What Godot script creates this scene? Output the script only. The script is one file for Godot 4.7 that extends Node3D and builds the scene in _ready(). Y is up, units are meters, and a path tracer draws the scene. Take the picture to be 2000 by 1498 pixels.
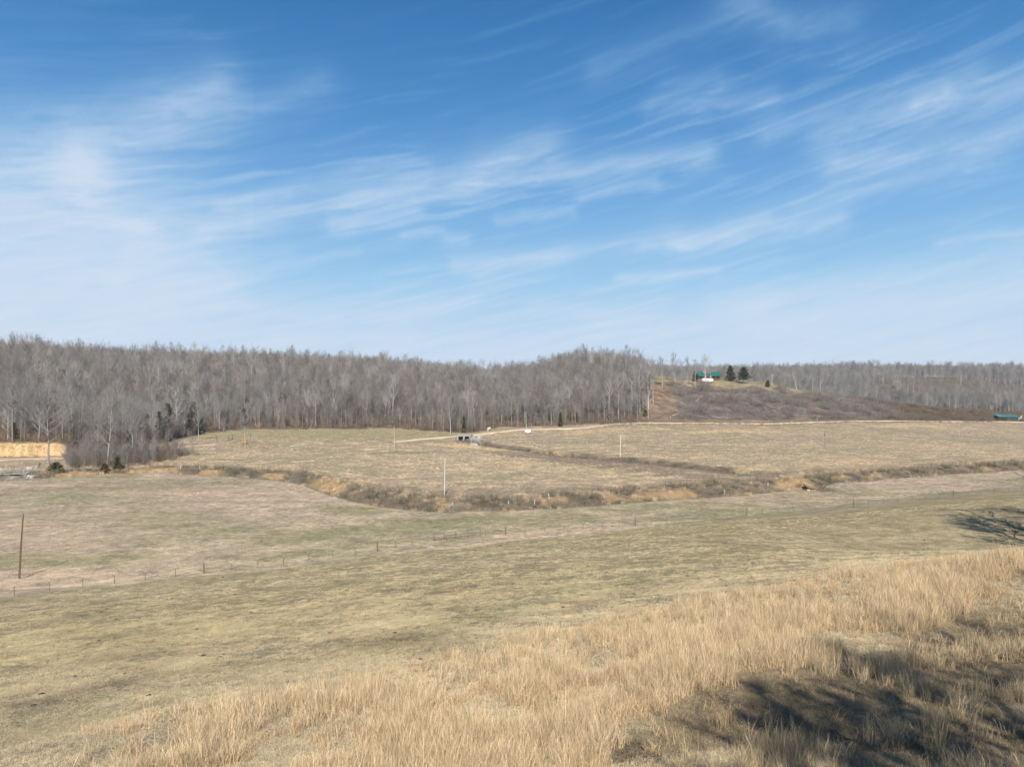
extends Node3D
# A winter valley seen from a drone: a grass hillside falls away to pasture, a creek cuts through
# the bottom fields, and a bare wooded ridge with a cleared hill stands behind.
# World: x to the right, y up, the view runs along -z. "f" below is the distance forward, f = -z.

const EYE := 27.0
const FOCAL := 1387.0          # focal length in photo pixels (photo 2000 x 1498)
const CX := 1000.0
const CY := 749.0

var rng := RandomNumberGenerator.new()
var used := {}

# ---------------------------------------------------------------- small helpers
func put(x: float, f: float, up := 0.0) -> Vector3:
	return Vector3(x, ground(x, f) + up, -f)

func numbered(called: String) -> String:
	var k: int = used.get(called, 0)
	used[called] = k + 1
	return called if k == 0 else "%s_%03d" % [called, k]

func tag(o: Node, label := "", category := "", group := "", kind := "") -> void:
	if label: o.set_meta("label", label)
	if category: o.set_meta("category", category)
	if group: o.set_meta("group", group)
	if kind: o.set_meta("kind", kind)

func thing(called: String, label: String, category: String, at := Vector3.ZERO, turn := 0.0, group := "") -> Node3D:
	var o := Node3D.new()
	o.name = numbered(called)
	add_child(o, true)
	o.position = at
	o.rotation.y = turn
	tag(o, label, category, group)
	return o

func part(called: String, mesh: Mesh, mat: Material, parent: Node) -> MeshInstance3D:
	var o := MeshInstance3D.new()
	o.mesh = mesh
	o.material_override = mat
	var k := 0
	var want := called
	while parent.has_node(want):
		k += 1
		want = "%s_%03d" % [called, k]
	o.name = want
	parent.add_child(o, true)
	return o

func single(called: String, mesh: Mesh, mat: Material, label: String, category: String, group := "", kind := "") -> MeshInstance3D:
	var o := MeshInstance3D.new()
	o.mesh = mesh
	o.material_override = mat
	o.name = numbered(called)
	add_child(o, true)
	tag(o, label, category, group, kind)
	return o

func another(o: Node3D, at: Vector3, turn: float, size := 1.0, label := "") -> Node3D:
	var r: Node3D = o.duplicate()
	var stem: String = o.name
	var cut := RegEx.create_from_string("_\\d{3}$").search(stem)
	if cut: stem = stem.substr(0, cut.get_start())
	r.name = numbered(stem)
	add_child(r, true)
	r.position = at
	r.rotation.y = turn
	r.scale = Vector3.ONE * size
	if label: r.set_meta("label", label)
	return r

func solid(col: Color, rough := 0.9, metal := 0.0) -> StandardMaterial3D:
	var m := StandardMaterial3D.new()
	m.albedo_color = col.linear_to_srgb()
	m.roughness = rough
	m.metallic = metal
	m.metallic_specular = 0.25
	return m

func painted(rough := 0.95) -> StandardMaterial3D:      # takes its colour from the mesh's own linear vertex colours
	var m := StandardMaterial3D.new()
	m.vertex_color_use_as_albedo = true
	m.roughness = rough
	m.metallic_specular = 0.15
	return m

# ---------------------------------------------------------------- mesh maker
class Mesher:
	var v := PackedVector3Array()
	var n := PackedVector3Array()
	var c := PackedColorArray()
	var i := PackedInt32Array()

	func tri(a: Vector3, b: Vector3, d: Vector3, out: Vector3, col: Color) -> void:
		var nn := (d - a).cross(b - a)
		var k := v.size()
		if nn.dot(out) < 0.0:
			nn = -nn
			v.append(a); v.append(d); v.append(b)
		else:
			v.append(a); v.append(b); v.append(d)
		nn = nn.normalized()
		for q in 3:
			n.append(nn); c.append(col); i.append(k + q)

	func quad(a: Vector3, b: Vector3, d: Vector3, e: Vector3, out: Vector3, col: Color) -> void:
		tri(a, b, d, out, col)
		tri(a, d, e, out, col)

	func box(at: Vector3, size: Vector3, col: Color, basis := Basis.IDENTITY) -> void:
		var h := size / 2.0
		for ax in 3:
			for s in [-1.0, 1.0]:
				var o := Vector3.ZERO
				o[ax] = s
				var u := Vector3.ZERO
				u[(ax + 1) % 3] = h[(ax + 1) % 3]
				var w := Vector3.ZERO
				w[(ax + 2) % 3] = h[(ax + 2) % 3]
				var m: Vector3 = o * h[ax]
				quad(at + basis * (m - u - w), at + basis * (m + u - w), at + basis * (m + u + w), at + basis * (m - u + w), basis * o, col)

	func ring(at: Vector3, dir: Vector3, r: float, sides: int, col: Color) -> int:
		var k := v.size()
		var a := dir.cross(Vector3.RIGHT if absf(dir.y) > 0.8 else Vector3.UP).normalized()
		var b := dir.cross(a).normalized()
		for q in sides:
			var t := TAU * q / sides
			var o := a * cos(t) + b * sin(t)
			v.append(at + o * r)
			n.append(o)
			c.append(col)
		return k

	func join(k0: int, k1: int, sides: int) -> void:
		for q in sides:
			var q2 := (q + 1) % sides
			i.append(k0 + q); i.append(k1 + q); i.append(k0 + q2)
			i.append(k0 + q2); i.append(k1 + q); i.append(k1 + q2)

	func path(pts: PackedVector3Array, r0: float, r1: float, sides: int, col: Color, power := 1.0) -> void:
		var m := pts.size()
		var last := -1
		for q in m:
			var d := (pts[mini(q + 1, m - 1)] - pts[maxi(q - 1, 0)]).normalized()
			var k := ring(pts[q], d, lerpf(r0, r1, pow(float(q) / (m - 1), power)), sides, col)
			if last >= 0:
				join(last, k, sides)
			last = k

	func spike(a: Vector3, b: Vector3, r: float, col: Color) -> void:      # a twig: three faces that run to a point
		var d := (b - a).normalized()
		var k := ring(a, d, r, 3, col)
		v.append(b); n.append(d); c.append(col)
		for q in 3:
			i.append(k + q); i.append(k + 3); i.append(k + (q + 1) % 3)

	func cap(at: Vector3, dir: Vector3, r: float, sides: int, col: Color) -> void:
		var k := ring(at, dir, r, sides, col)
		for q in sides:
			n[k + q] = dir
		for q in range(1, sides - 1):
			i.append(k); i.append(k + q + 1); i.append(k + q)

	func take(o: Mesher, t: Transform3D, tint := Color.WHITE) -> void:
		var k := v.size()
		for q in o.v.size():
			v.append(t * o.v[q])
			n.append((t.basis * o.n[q]).normalized())
			c.append(o.c[q] * tint)
		for q in o.i:
			i.append(k + q)

	func done() -> ArrayMesh:
		var a := []
		a.resize(Mesh.ARRAY_MAX)
		a[Mesh.ARRAY_VERTEX] = v
		a[Mesh.ARRAY_NORMAL] = n
		a[Mesh.ARRAY_COLOR] = c
		a[Mesh.ARRAY_INDEX] = i
		var m := ArrayMesh.new()
		m.add_surface_from_arrays(Mesh.PRIMITIVE_TRIANGLES, a)
		return m

# ---------------------------------------------------------------- the lie of the land
var gx := PackedFloat32Array()
var gf := PackedFloat32Array()
var gh := PackedFloat32Array()
var gc := PackedColorArray()
var n_big := FastNoiseLite.new()
var n_mid := FastNoiseLite.new()
var n_fine := FastNoiseLite.new()
var creek_x := PackedFloat32Array()
var creek_f := PackedFloat32Array()
var brook_x := PackedFloat32Array()
var brook_f := PackedFloat32Array()
var foot := PackedVector2Array()
var tall := PackedVector2Array()
var shade_low := PackedVector2Array()

func table(xs: PackedFloat32Array, ys: PackedFloat32Array, x: float) -> float:
	var k := xs.bsearch(x)
	if k <= 0: return ys[0]
	if k >= xs.size(): return ys[ys.size() - 1]
	return lerpf(ys[k - 1], ys[k], (x - xs[k - 1]) / (xs[k] - xs[k - 1]))

var hill_x := PackedFloat32Array([-600, -200, -110, -60, -20, 20, 60, 95, 120, 150, 200, 233, 250, 264, 278, 350, 420, 600])
var hill_h := PackedFloat32Array([40, 33, 27, 24, 21, 24, 35, 32, 28.5, 26.6, 24.0, 17.5, 12.0, 6.0, 2.0, 0.8, 0.6, 0.6])
var hill_l := PackedFloat32Array([260, 260, 270, 270, 270, 250, 190, 115, 100, 95, 95, 90, 86, 84, 82, 80, 80, 80])

var ridge_x := PackedFloat32Array([215, 240, 268, 304, 340, 380, 430])
var ridge_h := PackedFloat32Array([10, 13.2, 11.2, 6.2, 2.6, 0.8, 0])

func behind_foot(x: float, f: float) -> float:          # metres behind the foot of the hills, negative in front
	var best := 1e9
	var p := Vector2(x, f)
	var inside := false
	for k in foot.size() - 1:
		var a := foot[k]
		var b := foot[k + 1]
		if (a.x <= x) != (b.x <= x) and a.y + (b.y - a.y) * (x - a.x) / (b.x - a.x) < f: inside = not inside
		var ab := b - a
		var t := clampf((p - a).dot(ab) / ab.length_squared(), 0.0, 1.0)
		var d := p.distance_squared_to(a + ab * t)
		if d < best:
			best = d
	return sqrt(best) * (1.0 if inside else -1.0)

func raw_height(x: float, f: float) -> float:
	var s := -0.45 * x + 0.89 * f
	var q := 19.0 - 0.178 * s
	var y := log(1.0 + exp(minf(q, 40.0))) if q < 12.0 else q
	y = minf(y, 26.0 + y * 0.02) if y > 26.0 else y
	y += 1.6 * exp(-pow((x - 36.0) / 16.0, 2.0) - pow((f - 44.0) / 11.0, 2.0))
	y -= 4.0 * exp(-pow((x - 62.0) / 24.0, 2.0) - pow((f - 85.0) / 17.0, 2.0))
	y += n_mid.get_noise_2d(x * 1.7, f * 1.7) * 0.35 + n_fine.get_noise_2d(x, f) * 0.07
	if f < 100.0:
		return y
	# the creek: steep near lip, long eroded far bank
	var wob := n_mid.get_noise_2d(x * 3.0, f * 2.0) * 3.0
	var t := f - table(creek_x, creek_f, x)
	var lip := 13.5 - 3.5 * smoothstep(-52.0, -70.0, x) - 3.5 * smoothstep(78.0, 95.0, x)
	var broken := 0.8 + 0.35 * n_mid.get_noise_2d(x * 2.5 + 90.0, 7.0)
	if t > -1.0:
		y += 0.5 * smoothstep(8.0, 17.0, t)
		y -= 2.3 * broken * smoothstep(-0.5, 2.2, t + wob * 0.15) * (1.0 - smoothstep(6.5, lip, t + wob * 0.8))
	if x > -26.0 and x < 82.0:
		var u := (f - table(brook_x, brook_f, x)) * 0.6
		if u > -8.0 and u < 8.0:
			y -= 1.6 * (1.0 - smoothstep(1.0, 5.0, absf(u + wob * 0.4)))
	y += 2.6 * smoothstep(310.0, 445.0, f)
	# hills
	var d := behind_foot(x, f)
	if d > 0.0:
		var hh := table(hill_x, hill_h, x)
		var ll := table(hill_x, hill_l, x)
		var r := minf(d / ll, 1.0)
		var up := hh * (1.0 - pow(1.0 - r, 1.6))
		if x > 95.0 and d > ll:
			up -= minf((d - ll) * 0.14, 18.0) * smoothstep(95.0, 140.0, x)
			up = maxf(up, 0.0)
		if x > 215.0:         # the low brown shoulder behind the cleared hill
			var back := table(ridge_x, ridge_h, x) * (smoothstep(466.0, 530.0, f + wob * 1.5) if f < 530.0 else exp(-pow((f - 530.0) / 45.0, 2.0)))
			up = maxf(up, back)
		var far := 31.0 * smoothstep(600.0, 960.0, f + n_big.get_noise_2d(x, 0.0) * 60.0) + n_big.get_noise_2d(x * 0.6, f * 0.6) * 7.0 * smoothstep(620.0, 900.0, f)
		up = maxf(up, far)
		y += up + n_mid.get_noise_2d(x, f) * 1.6 * smoothstep(0.0, 40.0, d) + n_big.get_noise_2d(x * 1.4, f * 1.4) * 3.0 * smoothstep(40.0, 160.0, d)
		if x < -140.0 and f < 330.0:          # the raw cut bank beside the road
			y += 4.2 * smoothstep(257.0, 260.5, f + wob * 0.7) * (1.0 - smoothstep(-168.0, -152.0, x + wob * 2.0)) * (1.0 - smoothstep(275.0, 330.0, f))
	return y

func cell(xs: PackedFloat32Array, x: float) -> int:
	return clampi(xs.bsearch(x) - 1, 0, xs.size() - 2)

func ground(x: float, f: float) -> float:
	var a := cell(gx, x)
	var b := cell(gf, f)
	var u := clampf((x - gx[a]) / (gx[a + 1] - gx[a]), 0.0, 1.0)
	var w := clampf((f - gf[b]) / (gf[b + 1] - gf[b]), 0.0, 1.0)
	var m := gx.size()
	var k := b * m + a
	if u + w <= 1.0:        # the same triangles as the sheet
		return gh[k] + (gh[k + 1] - gh[k]) * u + (gh[k + m] - gh[k]) * w
	return gh[k + m + 1] + (gh[k + m] - gh[k + m + 1]) * (1.0 - u) + (gh[k + 1] - gh[k + m + 1]) * (1.0 - w)

func spot(px: float, py: float) -> Vector2:       # where a line of sight meets the land: (x, f)
	var ux := (px - CX) / FOCAL
	var uy := (CY - py) / FOCAL
	var f := 8.0
	var last := f
	while f < 1600.0:
		if EYE + uy * f <= ground(ux * f, f):
			var lo := last
			var hi := f
			for k in 12:
				var m := (lo + hi) / 2.0
				if EYE + uy * m <= ground(ux * m, m): hi = m
				else: lo = m
			return Vector2(ux * hi, hi)
		last = f
		f += 0.5 + f * 0.006
	return Vector2(ux * 900.0, 900.0)

func spots(list: Array) -> PackedVector2Array:
	var out := PackedVector2Array()
	for k in range(0, list.size(), 2):
		out.append(spot(list[k], list[k + 1]))
	return out

func level(px: float, py: float, y: float) -> Vector2:     # the same on a level plane, for laying out the land itself
	var f := (EYE - y) * FOCAL / (py - CY)
	return Vector2((px - CX) / FOCAL * f, f)

func lay_out() -> void:
	n_big.seed = 3; n_big.frequency = 0.006; n_big.fractal_octaves = 3
	n_mid.seed = 8; n_mid.frequency = 0.03; n_mid.fractal_octaves = 3
	n_fine.seed = 21; n_fine.frequency = 0.35; n_fine.fractal_octaves = 3
	var c := [-400, 945, -150, 940, 0, 936, 60, 933, 120, 929, 200, 925, 300, 921, 420, 927, 540, 935, 600, 947, 650, 967, 720, 983, 800, 993, 870, 997, 1000, 995, 1150, 986, 1300, 975, 1480, 962, 1560, 955, 1640, 941, 1760, 932, 1880, 923, 2000, 916, 2200, 905, 2500, 895]
	for k in range(0, c.size(), 2):
		var p := level(c[k], c[k + 1], 0.2)
		creek_x.append(p.x); creek_f.append(p.y)
	c = [905, 864, 960, 876, 1050, 890, 1150, 899, 1240, 907, 1340, 917, 1440, 928, 1520, 940, 1556, 952]
	for k in range(0, c.size(), 2):
		var p := level(c[k], c[k + 1], -0.8)
		brook_x.append(p.x); brook_f.append(p.y)
	foot = PackedVector2Array([Vector2(-900, 240), Vector2(-165, 261), Vector2(-154, 292), Vector2(-157, 362), Vector2(-148, 384), Vector2(-62, 391), Vector2(-38, 373), Vector2(-20, 364), Vector2(-6, 402), Vector2(20, 403), Vector2(50, 421), Vector2(92, 440), Vector2(150, 455), Vector2(240, 452), Vector2(300, 447), Vector2(380, 442), Vector2(700, 430), Vector2(1500, 430)])
	foot[0] = Vector2(-6000, 240)
	foot[foot.size() - 1] = Vector2(6000, 430)
	# grid lines, closer where the picture is closer
	var x := -130.0
	while x <= 130.0: gx.append(x); x += 1.5
	while x <= 420.0: gx.append(x); x += 3.2
	var step := 4.0
	while x < 4500.0: gx.append(x); x += step; step *= 1.16
	x = -133.0
	var left := PackedFloat32Array()
	while x >= -420.0: left.append(x); x -= 3.2
	step = 4.0
	while x > -4500.0: left.append(x); x -= step; step *= 1.16
	left.reverse()
	gx = left + gx
	var f := -160.0
	while f < 8.0: gf.append(f); f += 6.0
	while f < 280.0: gf.append(f); f += 1.2
	while f < 560.0: gf.append(f); f += 2.6
	while f < 1000.0: gf.append(f); f += 7.0
	step = 8.0
	while f < 5500.0: gf.append(f); f += step; step *= 1.1
	gh.resize(gx.size() * gf.size())
	for b in gf.size():
		for a in gx.size():
			gh[b * gx.size() + a] = raw_height(gx[a], gf[b])

# ---------------------------------------------------------------- colours of the land (linear, real-world)
var strokes := []

func stroke(list: Array, wide: float, soft: float, col: Color, share: float) -> void:
	var line := spots(list)
	var box := Rect2(line[0], Vector2.ZERO)
	for p in line: box = box.expand(p)
	strokes.append({"line": line, "box": box.grow(wide + soft), "wide": wide, "soft": soft, "col": col, "share": share})

func away(line: PackedVector2Array, p: Vector2) -> float:
	var best := 1e9
	for k in line.size() - 1:
		best = minf(best, p.distance_squared_to(Geometry2D.get_closest_point_to_segment(p, line[k], line[k + 1])))
	return sqrt(best)

const LITTER := Color(0.178, 0.136, 0.112)
const SOIL := Color(0.47, 0.335, 0.20)
const STRAW := Color(0.56, 0.44, 0.29)

func land_color(x: float, f: float) -> Color:
	var p := Vector2(x, f)
	var s := -0.45 * x + 0.89 * f
	var patch := n_big.get_noise_2d(x * 2.2, f * 3.5)
	var patch2 := n_mid.get_noise_2d(x * 0.9, f * 1.8)
	var patch3 := n_mid.get_noise_2d(x * 3.0 + 50.0, f * 5.0)
	var col: Color
	var t := f - table(creek_x, creek_f, x)
	var d := behind_foot(x, f) if f > 150.0 else -100.0
	if t < 3.0:
		var green := Color(0.408, 0.347, 0.226)
		var pale := Color(0.455, 0.385, 0.275)
		var mauve := Color(0.500, 0.405, 0.322)
		var olive := Color(0.375, 0.335, 0.240)
		# pasture on the slope, mown field on the flat beyond the fence
		col = green.lerp(pale, clampf(0.35 + patch * 0.9 + patch2 * 0.5, 0.0, 1.0) * 0.55)
		col = col.lerp(pale, 1.0 - smoothstep(30.0, 52.0, s + patch * 10.0))
		var flat_share := smoothstep(101.0, 104.5, s + patch3 * 1.2 + maxf(0.0, (x - 40.0)) * 0.13)
		var low := mauve.lerp(olive, clampf(0.30 + patch * 1.5 + patch2 * 0.8 + 0.35 * (1.0 - smoothstep(100.0, 130.0, s)), 0.0, 1.0))
		col = col.lerp(low, flat_share)
	elif d < 0.0:
		var tan := Color(0.475, 0.385, 0.285)
		var grey := Color(0.425, 0.345, 0.275)
		var olive := Color(0.395, 0.350, 0.240)
		col = tan.lerp(grey, clampf(0.3 + patch * 1.4 + patch2 * 0.6, 0.0, 1.0))
		col = col.lerp(olive, clampf(patch * 1.3 - patch2 * 0.7, 0.0, 0.6))
		col = col.lerp(STRAW, clampf(patch3 * 1.6 + patch2 * 0.7 - 0.28, 0.0, 0.75))
		col = col.lerp(Color(0.42, 0.365, 0.235), smoothstep(330.0, 345.0, f) * (1.0 - smoothstep(-20.0, 10.0, x)))
	else:
		col = LITTER.lerp(Color(0.225, 0.162, 0.128), clampf(0.4 + patch3, 0.0, 1.0))
	# eroded creek banks: litter and grey brush soil, raw clay where it slumped
	if t > -3.0 and t < 20.0 and f < 300.0:
		var k := smoothstep(-1.0, 1.0, t + patch3) * (1.0 - smoothstep(12.0, 16.0, t + patch3 * 4.0))
		col = col.lerp(Color(0.165, 0.135, 0.108), k * 0.95)
		col = col.lerp(Color(0.37, 0.28, 0.19), k * 0.7 * smoothstep(0.10, 0.30, patch2 + patch3 * 0.5 - 0.24))
	if x > -26.0 and x < 82.0:
		var u := (f - table(brook_x, brook_f, x)) * 0.6
		if absf(u) < 12.0:
			col = col.lerp(Color(0.205, 0.165, 0.132), (1.0 - smoothstep(4.0, 11.0, absf(u + 1.5 + patch3 * 3.0))) * 0.9)
	# cleared hill
	if d > -4.0 and x > 70.0 and f < 660.0:
		var edge := smoothstep(88.0, 96.0, x - (f - 440.0) * 0.17 + patch3 * 5.0)
		var bare := Color(0.165, 0.138, 0.124).lerp(Color(0.27, 0.20, 0.145), clampf(patch2 * 1.3 + patch3 * 0.9 - 0.12, 0.0, 1.0))
		bare = bare.lerp(Color(0.28, 0.205, 0.15), 1.0 - smoothstep(96.0, 112.0, x - (f - 440.0) * 0.17 + patch3 * 6.0))
		bare = bare.lerp(Color(0.135, 0.105, 0.086), smoothstep(252.0, 272.0, x + patch2 * 14.0))
		var ll := table(hill_x, hill_l, x)
		var crest := smoothstep(ll - 46.0, ll - 30.0, d + patch3 * 7.0) * (1.0 - smoothstep(236.0, 256.0, x))
		bare = bare.lerp(Color(0.40, 0.32, 0.20).lerp(Color(0.33, 0.31, 0.17), smoothstep(ll - 28.0, ll - 12.0, d)), crest)
		col = col.lerp(bare, edge * smoothstep(-3.0, 2.0, d))
	# far open field on the right-hand ridge
	if f > 640.0 and x > 300.0:
		col = col.lerp(Color(0.205, 0.165, 0.138), smoothstep(640.0, 690.0, f) * smoothstep(350.0, 430.0, x))
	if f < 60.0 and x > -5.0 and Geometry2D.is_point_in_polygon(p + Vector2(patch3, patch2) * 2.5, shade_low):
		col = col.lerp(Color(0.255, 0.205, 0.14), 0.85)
	for q in strokes:
		if q.box.has_point(p):
			var k: float = away(q.line, p) + patch3 * q.soft * 0.8
			col = col.lerp(q.col, q.share * (1.0 - smoothstep(q.wide - q.soft * 0.5, q.wide + q.soft, k)))
	if d > 2.0 and x > 92.0 and f < 600.0: col = col * (1.0 + patch3 * 0.45 + patch2 * 0.3)
	var v := 1.0 + patch3 * 0.22 + n_fine.get_noise_2d(x * 0.5, f * 1.2) * 0.24
	return Color(col.r * v, col.g * v, col.b * v)

func noise_texture(seed_: int, freq: float, octaves: int, lo: Color, hi: Color, size := 512) -> NoiseTexture2D:
	var n := FastNoiseLite.new()
	n.seed = seed_
	n.frequency = freq
	n.fractal_octaves = octaves
	n.fractal_gain = 0.62
	var t := NoiseTexture2D.new()
	t.width = size
	t.height = size
	t.seamless = true
	t.seamless_blend_skirt = 0.25
	t.noise = n
	var g := Gradient.new()
	g.set_color(0, lo)
	g.set_color(1, hi)
	g.set_offset(0, 0.22)
	g.set_offset(1, 0.78)
	t.color_ramp = g
	return t

func build_land() -> void:
	var v := PackedVector3Array()
	var n := PackedVector3Array()
	var c := PackedColorArray()
	var uv := PackedVector2Array()
	var uv2 := PackedVector2Array()
	var idx := PackedInt32Array()
	var m := gx.size()
	var r := gf.size()
	for b in r:
		for a in m:
			var k := b * m + a
			v.append(Vector3(gx[a], gh[k], -gf[b]))
			var a0 := maxi(a - 1, 0)
			var a1 := mini(a + 1, m - 1)
			var b0 := maxi(b - 1, 0)
			var b1 := mini(b + 1, r - 1)
			var sx := (gh[b * m + a1] - gh[b * m + a0]) / (gx[a1] - gx[a0])
			var sf := (gh[b1 * m + a] - gh[b0 * m + a]) / (gf[b1] - gf[b0])
			n.append(Vector3(-sx, 1.0, sf).normalized())
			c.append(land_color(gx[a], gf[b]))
			uv.append(Vector2(gx[a] / 9.0 + gf[b] * 0.013, gf[b] / 9.0))
			uv2.append(Vector2(gx[a] / 61.0 + gf[b] / 190.0, gf[b] / 37.0 - gx[a] / 230.0))
	for b in r - 1:
		for a in m - 1:
			var k := b * m + a
			idx.append(k); idx.append(k + m); idx.append(k + 1)
			idx.append(k + 1); idx.append(k + m); idx.append(k + m + 1)
	gc = c
	var arr := []
	arr.resize(Mesh.ARRAY_MAX)
	arr[Mesh.ARRAY_VERTEX] = v
	arr[Mesh.ARRAY_NORMAL] = n
	arr[Mesh.ARRAY_COLOR] = c
	arr[Mesh.ARRAY_TEX_UV] = uv
	arr[Mesh.ARRAY_TEX_UV2] = uv2
	arr[Mesh.ARRAY_INDEX] = idx
	var mesh := ArrayMesh.new()
	mesh.add_surface_from_arrays(Mesh.PRIMITIVE_TRIANGLES, arr)
	var mat := painted(1.0)
	mat.metallic_specular = 0.0
	mat.albedo_texture = noise_texture(5, 0.035, 5, Color(0.66, 0.65, 0.62), Color(1.0, 1.0, 1.0), 1024)
	mat.detail_enabled = true
	mat.detail_blend_mode = BaseMaterial3D.BLEND_MODE_MUL
	mat.detail_uv_layer = BaseMaterial3D.DETAIL_UV_2
	mat.detail_albedo = noise_texture(17, 0.02, 6, Color(0.82, 0.82, 0.80), Color(1.0, 0.995, 0.98), 1024)
	mat.heightmap_enabled = true
	mat.heightmap_texture = noise_texture(29, 0.05, 5, Color.BLACK, Color.WHITE, 1024)
	mat.heightmap_scale = 1.6
	single("ground", mesh, mat, "", "", "", "structure")

func tint_at(x: float, f: float) -> Color:
	var a := cell(gx, x)
	var b := cell(gf, f)
	return gc[b * gx.size() + a]

# ---------------------------------------------------------------- sky
var n_wisp := FastNoiseLite.new()
var n_warp := FastNoiseLite.new()
const CIRRUS := [
	[1.86, 0.42, [-35.8, 13.6, -33.8, 14.3, -31.5, 14.4]],
	[0.99, 0.34, [-31.5, 16.4, -31.6, 14.8, -31.0, 12.7, -29.2, 11.5, -27.5, 10.6]],
	[0.66, 0.40, [-27.5, 10.6, -27.3, 10.0, -28.0, 9.2, -29.2, 7.5]],
	[1.49, 0.34, [-32.1, 15.0, -29.4, 17.1, -26.1, 19.2, -22.7, 20.7]],
	[0.99, 0.17, [-25.8, 18.6, -22.3, 19.3, -18.7, 20.3, -14.9, 21.9]],
	[2.89, 0.36, [-35.8, 8.3, -31.5, 9.5, -26.8, 11.0]],
	[2.48, 0.30, [-35.8, 5.0, -30.0, 5.7, -24.1, 7.1]],
	[0.83, 0.30, [-29.7, 4.4, -26.8, 5.9, -22.0, 7.2]],
	[0.78, 0.42, [-23.4, 11.3, -18.0, 12.8, -12.2, 13.9, -6.2, 14.9, 0.0, 16.2, 6.2, 16.8, 15.3, 17.3]],
	[0.54, 0.26, [-22.3, 13.5, -17.6, 14.6, -12.2, 16.1, -7.0, 17.1]],
	[1.40, 0.27, [-12.2, 14.0, -6.2, 16.0, -2.1, 17.5, 2.9, 18.5]],
	[1.07, 0.15, [-1.7, 17.9, 2.5, 18.5]],
	[0.41, 0.34, [-14.2, 12.1, -10.6, 12.5, -7.4, 13.1]],
	[0.33, 0.26, [-8.6, 11.2, -3.7, 11.6]],
	[0.33, 0.27, [-1.2, 12.9, 2.5, 13.3, 4.9, 13.5]],
	[0.37, 0.22, [5.6, 14.6, 8.2, 15.1, 11.4, 15.4]],
	[0.58, 0.36, [-4.5, 9.9, 0.0, 9.8, 5.4, 10.3, 11.4, 11.0, 16.1, 11.2, 19.8, 11.6, 24.8, 11.7]],
	[0.99, 0.33, [13.0, 11.2, 16.1, 11.5, 19.5, 12.2]],
	[0.91, 0.24, [-2.5, 9.0, 1.2, 9.6, 4.1, 10.2]],
	[0.33, 0.42, [8.6, 8.4, 12.2, 8.6, 16.1, 8.9]],
	[0.91, 0.20, [19.8, 18.7, 24.1, 19.4, 28.4, 19.8, 33.0, 20.5]],
	[0.99, 0.36, [23.7, 17.3, 27.4, 18.0, 30.0, 18.4, 33.0, 19.0, 36.3, 19.3]],
	[0.91, 0.36, [24.8, 15.3, 28.7, 15.4, 32.4, 15.9, 36.3, 16.6]],
	[0.74, 0.22, [22.0, 13.0, 26.8, 13.5, 31.5, 13.9, 34.4, 15.0]],
	[0.45, 0.36, [29.7, 19.0, 31.5, 19.5]],
	[0.58, 0.24, [11.0, 20.5, 15.3, 20.6, 20.2, 20.7]],
	[0.66, 0.13, [12.2, 22.0, 16.1, 22.0]],
	[1.24, 0.20, [17.6, 27.2, 21.6, 24.7, 25.1, 24.8]],
	[0.74, 0.10, [6.6, 23.9, 12.2, 25.2, 19.1, 26.6]],
	[0.83, 0.28, [16.1, 6.2, 23.4, 6.8, 30.0, 7.3, 36.3, 8.4]],
	[1.40, 0.30, [19.1, 5.4, 28.4, 5.7, 36.3, 6.1]],
	[0.33, 0.30, [31.2, 9.3, 36.1, 9.8]],
	[0.54, 0.28, [-20.6, 5.7, -14.6, 5.7, -9.0, 6.3, -3.3, 6.8]],
	[0.62, 0.26, [-19.1, 3.4, -14.2, 4.2, -8.2, 3.6]],
	[0.74, 0.20, [1.7, 6.1, 7.4, 5.6, 12.2, 4.4]],
	[0.83, 0.20, [6.2, 4.5, 16.1, 5.1, 23.4, 4.1]],
	[1.07, 0.20, [-35.8, 10.9, -33.3, 11.9, -30.9, 12.4]],
	[0.50, 0.14, [-26.8, 9.1, -22.7, 8.7, -17.6, 9.7]],
	[0.37, 0.12, [-22.0, 7.2, -17.6, 8.9, -12.2, 9.8]],
]
var wisps := []
var air_e := PackedFloat32Array([0, 3, 8, 14, 20, 28, 45, 90])
var air := [Color8(204, 223, 239), Color8(187, 215, 238), Color8(152, 200, 237), Color8(114, 171, 224), Color8(82, 144, 205), Color8(58, 118, 180), Color8(52, 106, 170), Color8(40, 84, 146)]

func clear_air(el: float) -> Color:
	var k := clampi(air_e.bsearch(el), 1, air_e.size() - 1)
	var t := clampf((el - air_e[k - 1]) / (air_e[k] - air_e[k - 1]), 0.0, 1.0)
	return air[k - 1].lerp(air[k], t)

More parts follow.
